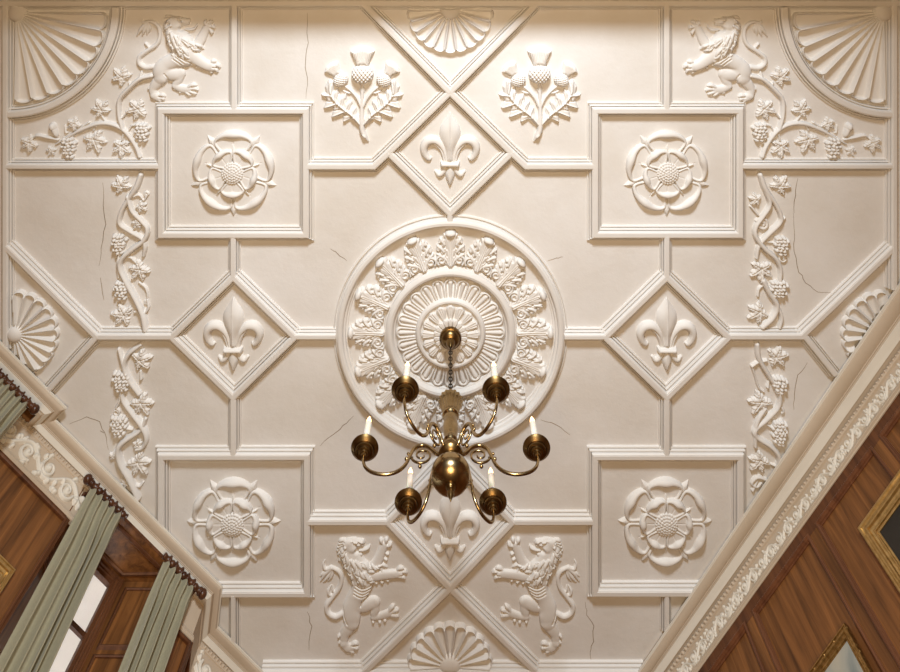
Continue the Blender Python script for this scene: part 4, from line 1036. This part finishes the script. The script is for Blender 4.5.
PM = [(-.4, -1.5), (-.4, 1.8), (.6, 2.6), (1.6, 2.4), (2.2, 1.4), (3.2, 1.0), (3.8, .4), (5, .2), (5, -1.5)]
mb = MB(); mb.sweep([(52, 57), (152, 57), (152, 330), (52, 330)], PM, lw, closed=True); mb.build('panel_moulding', M_WOOD2, wall_left, angle=.6)
mb = MB(); mb.sweep([(292, 57), (313, 57), (313, 330), (292, 330)], PM, lw, closed=True); mb.build('panel_moulding', M_WOOD2, wall_left, angle=.6)
def lw2(s_, d_, o_): return lw(s_, d_, o_, 685)
for a, b in ((345, 420), (428, 503)):
    mb = MB(); mb.sweep([(a, 57), (b, 57), (b, 330), (a, 330)], PM, lw2, closed=True); mb.build('panel_moulding', M_WOOD2, wall_left, angle=.6)
# canted return panel
ca1 = np.array((315., 654.)); cb1 = np.array((340., 685.)); cd1 = (cb1 - ca1) / np.linalg.norm(cb1 - ca1); cn1 = np.array((cd1[1], -cd1[0]))
def cantf(u, d_, o_):
    p = ca1 + cd1 * u + cn1 * o_; X, Y = LP(p[0], p[1]); return W(X, Y, d_)
mb = MB(); mb.sweep([(4, 58), (36, 58), (36, 330), (4, 330)], PM, cantf, closed=True); mb.build('panel_moulding', M_WOOD2, wall_left, angle=.6)

# window with splayed panelled reveal
win = bpy.data.objects.new('window_1', None); COL.objects.link(win); win.location = lw(215, 300, -43); win['kind'] = 'structure'
mb = MB(); mb.prism(W, [LP(152, 653), LP(288, 653), LP(244, 697.5), LP(185, 697.5)], 16.0, 17.2); mb.build('soffit', M_WOOD, win)
mb = MB()
sp = [LP(166, 659), LP(272, 659), LP(240, 692), LP(190, 692)]
mb.sweep(sp, [(-3.4, 16.5), (-3.4, 18.0), (-2.2, 19.0), (-.6, 18.6), (.4, 17.8), (.4, 16.5)], W, closed=True); mb.build('soffit_moulding', M_WOOD2, win, angle=.6)
mb = MB(); mb.sweep([(166, 16), (289, 16)], [(-1, -1), (-1, 1.6), (1.2, 2.2), (2.6, 1.2), (2.6, -1)], lw); mb.build('head_moulding', M_WOOD2, win, angle=.6)
def reveal(p0, p1, nm):
    a = np.array(p0, float); b = np.array(p1, float); L = np.linalg.norm(b - a); d = (b - a) / L
    nn = np.array((d[1], -d[0]))
    if np.dot(nn, np.array((216., 600.)) - a) < 0: nn = -nn
    def fn(u, dd, o):
        p = a + d * u + nn * o; X, Y = LP(p[0], p[1]); return W(X, Y, dd)
    mb = MB(); mb.box(fn, (0, 17, -1.5), (L, 560, .5)); rv = mb.build('reveal', M_WOOD, win)
    prf = [(-.2, 0), (-.2, 1.8), (.8, 2.4), (1.8, 1.8), (2.6, 1.0), (3.4, .4), (3.4, 0)]
    for d0, d1 in ((26, 76), (86, 180), (190, 300), (310, 420)):
        mb = MB(); mb.sweep([(7, d0), (L - 9, d0), (L - 9, d1), (7, d1)], prf, fn, closed=True); mb.build('panel_moulding', M_WOOD2, rv, angle=.6)
reveal((288, 654), (244, 697), 'r'); reveal((152, 654), (185, 697), 'l')
def winf(s_, d_, o_): return lw(s_, d_, o_ - 43.5)
mb = MB(); mb.sweep([(184, 560), (244.6, 560), (244.6, 15), (184, 15)], [(0, -6), (0, 4), (1.6, 4), (2.0, 2.6), (4.2, 2.4), (4.6, .8), (6.2, .6), (6.6, -1), (9.2, -1.2), (9.6, -6)], winf, closed=True)
mb.build('window_frame', M_WOOD2, win, angle=.4)
for d0 in (69, 110, 151, 192, 233, 274, 315, 356, 397, 438, 479, 520):
    mb = MB(); mb.box(winf, (192, d0, -5), (236, d0 + 4, -1.5)); mb.build('glazing_bar', M_WOOD2, win)
mb = MB(); mb.box(winf, (192, 23, -4.0), (236, 552, -3.4)); mb.build('pane', M_GLASS, win)

# ------------------------------------------------------------------ curtains and rods
def rod(name, s0, s1, n_, d_, label, ends):
    t = thing(name, lw((s0 + s1) / 2, d_, 0, n_), label, 'curtain rod', 'turned wooden curtain rods')
    def P(s_): return Vector(lw(s_, d_, 0, n_))
    mb = MB(); N = int((s1 - s0) / .6); pts = []; rr = []
    for i in range(N + 1):
        s_ = s0 + (s1 - s0) * i / N; pts.append(P(s_)); rr.append((2.2 + .7 * math.sin(s_ * PI / 5.2) ** 2) * S)
    mb.tube(pts, rr, 12); mb.build('pole', M_ROD, t, smooth=True)
    for e in ends:
        sg = 1 if e == s1 else -1
        mb = MB(); mb.sphere(P(e + sg * 3.4), 4.2 * S, 20, 12); mb.tube([P(e - sg * 1), P(e + .4 * sg)], 3.6 * S, 14)
        mb.build('finial', M_ROD, t, smooth=True)
    return t
def bracket(t, s_, n_, d_, wall):
    mb = MB(); mb.tube([lw(s_, d_, 0, n_), lw(s_, d_, 0, wall + 1)], 1.5 * S, 10); mb.tube([lw(s_, d_, 0, wall - 1.2), lw(s_, d_, 0, wall + 1)], 3.4 * S, 14)
    mb.build('bracket', M_ROD, t, smooth=True)
def curtain(name, s0, s1, b0, b1, n_, dtop, pleats, label, seed, bot=0):
    rnd = random.Random(seed)
    t = thing(name, lw((s0 + s1) / 2, dtop, 0, n_), label, 'curtain', 'sage green curtains')
    NU, NV = pleats * 26, 70
    ed = [0]
    for p in range(pleats): ed.append(ed[-1] + rnd.uniform(.65, 1.5))
    ed = [e / ed[-1] for e in ed]
    ph = [rnd.uniform(-.5, .5) for _ in range(pleats + 1)]; am = [rnd.uniform(.75, 1.25) for _ in range(pleats + 1)]
    D1 = DF - 10
    vs = []
    for j in range(NV + 1):
        v = j / NV; v2 = v ** 2.2
        d_ = dtop + (D1 - dtop) * v2
        dd = d_ - dtop
        spread = min(1, dd / 160)
        for i in range(NU + 1):
            u0 = i / NU; c = u0 * pleats; ii = min(int(c), pleats - 1)
            u1 = ed[ii] + (ed[ii + 1] - ed[ii]) * (c - ii); gth = min(1, dd / 50)
            u = u0 * (1 - gth) + u1 * gth
            s_ = (s0 + (s1 - s0) * u) * (1 - spread) + (b0 + (b1 - b0) * u) * spread
            x = c - ii
            pin = math.exp(-((x - .5) / .13) ** 2) * 3.6 * math.exp(-((dd - 5) / 7.0) ** 2)
            fold = (-math.cos(2 * PI * x)) * 4.2 * am[ii] * min(1, .3 + dd / 45)
            fold += 1.8 * math.sin(2 * PI * (c * .5 + ph[ii] * .1) + dd * .006) * min(1, dd / 60)
            fold += .35 * math.sin(2 * PI * c * 3 + 1.3) * math.exp(-dd / 30)
            squeeze = .55 * math.sin(2 * PI * x) * (s1 - s0) / pleats * .28 * min(1, dd / 30)
            vs.append(lw(s_ + squeeze, d_, fold + pin - 1.0, n_))
    fs = [(j * (NU + 1) + i, j * (NU + 1) + i + 1, (j + 1) * (NU + 1) + i + 1, (j + 1) * (NU + 1) + i) for j in range(NV) for i in range(NU)]
    mb = MB(); mb.add(vs, fs); o = mb.build('drape', M_CURT, t, smooth=True)
    sd = o.modifiers.new('thickness', 'SOLIDIFY'); sd.thickness = .9 * S; sd.offset = 0
    for p in range(pleats):
        s_ = s0 + (s1 - s0) * (p + .5) / pleats
        mb = MB(); pts = [lw(s_, dtop - 2.9 + 3.3 * math.cos(2 * PI * k_ / 20), 3.3 * math.sin(2 * PI * k_ / 20), n_) for k_ in range(21)]
        mb.tube(pts, 1.05 * S, 8, caps=False); mb.build('curtain_ring', M_ROD, t, smooth=True)
    return t
NRA, NRB = 623., 640.
r_ = rod('curtain_rod', -90, 60, NRA, 33, 'turned dark wood curtain rod at the left edge, over the part-seen curtain', (60,)); bracket(r_, 42, NRA, 33, 638)
r_ = rod('curtain_rod', 151, 200, NRB, 27, 'turned dark wood curtain rod over the broad curtain left of the bright window', (151,)); bracket(r_, 157, NRB, 27, 654)
r_ = rod('curtain_rod', 251, 300, NRB, 27, 'turned dark wood curtain rod over the curtain right of the bright window', (300,)); bracket(r_, 296, NRB, 27, 654)
curtain('curtain', 10, 57, 10, 57, NRA, 36, 6, 'sage green curtain cut off by the left edge of the photo', 1)
curtain('curtain', 155, 196, 164, 207, NRB, 30, 5, 'broad sage green curtain left of the bright window', 2)
curtain('curtain', 254, 294, 259, 299, NRB, 30, 5, 'sage green curtain right of the bright window, nearest the canted cornice corner', 3)

# ------------------------------------------------------------------ pictures
def picture(name, fn, s0, s1, d0, d1, width, mat, can, label, ornate=False):
    t = thing(name, fn((s0 + s1) / 2, (d0 + d1) / 2, 0), label, 'painting')
    k = width / 14.
    prof = [(0, -.5), (0, 4.5), (1.2, 5.6), (2.8, 5.6), (3.6, 4.6), (4.8, 4.4), (6.2, 5.2), (7.6, 5.0), (8.4, 3.4), (10.2, 2.6), (11, 3.0), (12, 2.8), (12.4, 1.8), (14, 1.4), (14, -.5)]
    prof = [(o * k, h * (.6 + .4 * k) if h > 0 else h) for o, h in prof]
    pth = [(s0, d0), (s1, d0), (s1, d1), (s0, d1)]
    def inw(p):
        mb = MB(); mb.sweep(p, prof, fn, closed=True); return mb
    a = inw(pth)
    # profile must run inwards: test and reverse if needed
    mid = Vector(fn((s0 + s1) / 2, (d0 + d1) / 2, 0))
    if (Vector(a.v[len(prof) - 1]) - mid).length > (Vector(a.v[0]) - mid).length: a = inw(list(reversed(pth)))
    a.build('frame', mat, t, angle=.6)
    if ornate:
        def bumps(pp, nm):
            mb = MB()
            for (x, y, r) in pp: mb.sphere(fn(x, y, 3.2 * k + 1), r * S, 10, 6)
            mb.build(nm, mat, t, smooth=True)
        e = 2.0 * k
        pts = []
        for (xa, ya), (xb, yb) in (((s0 + e, d0 + e), (s1 - e, d0 + e)), ((s1 - e, d0 + e), (s1 - e, d1 - e)), ((s1 - e, d1 - e), (s0 + e, d1 - e)), ((s0 + e, d1 - e), (s0 + e, d0 + e))):
            L = math.hypot(xb - xa, yb - ya); n = int(L / 2.2)
            for i in range(n):
                f = i / n; q_ = abs((f * 4) % 1 - .5) * 2
                pts.append((xa + (xb - xa) * f, ya + (yb - ya) * f, 1.1 + .7 * q_ * (i % 2)))
        bumps(pts, 'carving')
    w = width * .93
    mb = MB(); mb.box(fn, (s0 + w, d0 + w, -.3), (s1 - w, d1 - w, .8)); mb.build('canvas', can, t)
    return t
def rw0(s_, d_, o_): return rw(s_, d_, o_ + .4)
def lw0(s_, d_, o_): return lw(s_, d_, o_ + .0)
picture('painting', rw0, 118, 236, 91, 240, 14, M_GILT, M_DARKCAN, 'large gilt-framed painting with a near-black canvas high on the right wall')
picture('painting', rw0, 291, 352, 127, 205, 7, M_GILTD, M_LAND, 'smaller ornate gilt-framed painting with a pale cloudy canvas at the lower right', True)
picture('painting', lw0, 88, 139, 117, 190, 8, M_GILT, M_BROWNCAN, 'gilt-framed painting on the left panelling, cut off by the left edge')

# ------------------------------------------------------------------ light
wd = bpy.data.worlds.new('sky'); scene.world = wd; wd.use_nodes = True
bg = wd.node_tree.nodes['Background']; bg.inputs['Color'].default_value = (1, .98, .94, 1); bg.inputs['Strength'].default_value = 1.7
def light(name, kind, loc, target, power, color, **kw):
    l = bpy.data.lights.new(name, kind); l.energy = power; l.color = color
    for k_, v in kw.items(): setattr(l, k_, v)
    o = bpy.data.objects.new(name, l); COL.objects.link(o); o.location = loc
    o.rotation_euler = (Vector(target) - Vector(loc)).to_track_quat('-Z', 'Y').to_euler()
    return o
mb = MB(); mb.box(W, (-500, 40, -1), (500, 64, 53)); struct(mb.build('light_blocker', M_WOOD))  # added out of view to shade the top strip of the ceiling
light('key_spot', 'SPOT', (0, -4.3, 3.0), (0, 3.8, ZC), 3150, (.85, .935, 1), spot_size=math.radians(70), spot_blend=1.0, shadow_soft_size=.6)  # added key spot standing in for window daylight behind the camera
light('warm_fill', 'AREA', (0, .2, .6), (0, 2.9, ZC), 245, (1, .73, .43), shape='DISK', size=2.5)  # added warm fill from below for ambient light; no lamp stands there

# ------------------------------------------------------------------ camera
cam = bpy.data.cameras.new('camera'); co = bpy.data.objects.new('camera', cam); COL.objects.link(co)
co.location = (0, 0, CAMZ); co.rotation_euler = (PI, 0, 0)
cam.sensor_fit = 'HORIZONTAL'; cam.sensor_width = 36; cam.lens = F / 900 * 36
cam.shift_x = 0; cam.shift_y = -(336 + 100) / 900
cam.clip_start = .05; cam.clip_end = 200
scene.camera = co
vs_ = scene.view_settings
vs_.view_transform = 'Standard'; vs_.look = 'None'; vs_.gamma = 1; vs_.use_curve_mapping = False
vs_.exposure = 0.0
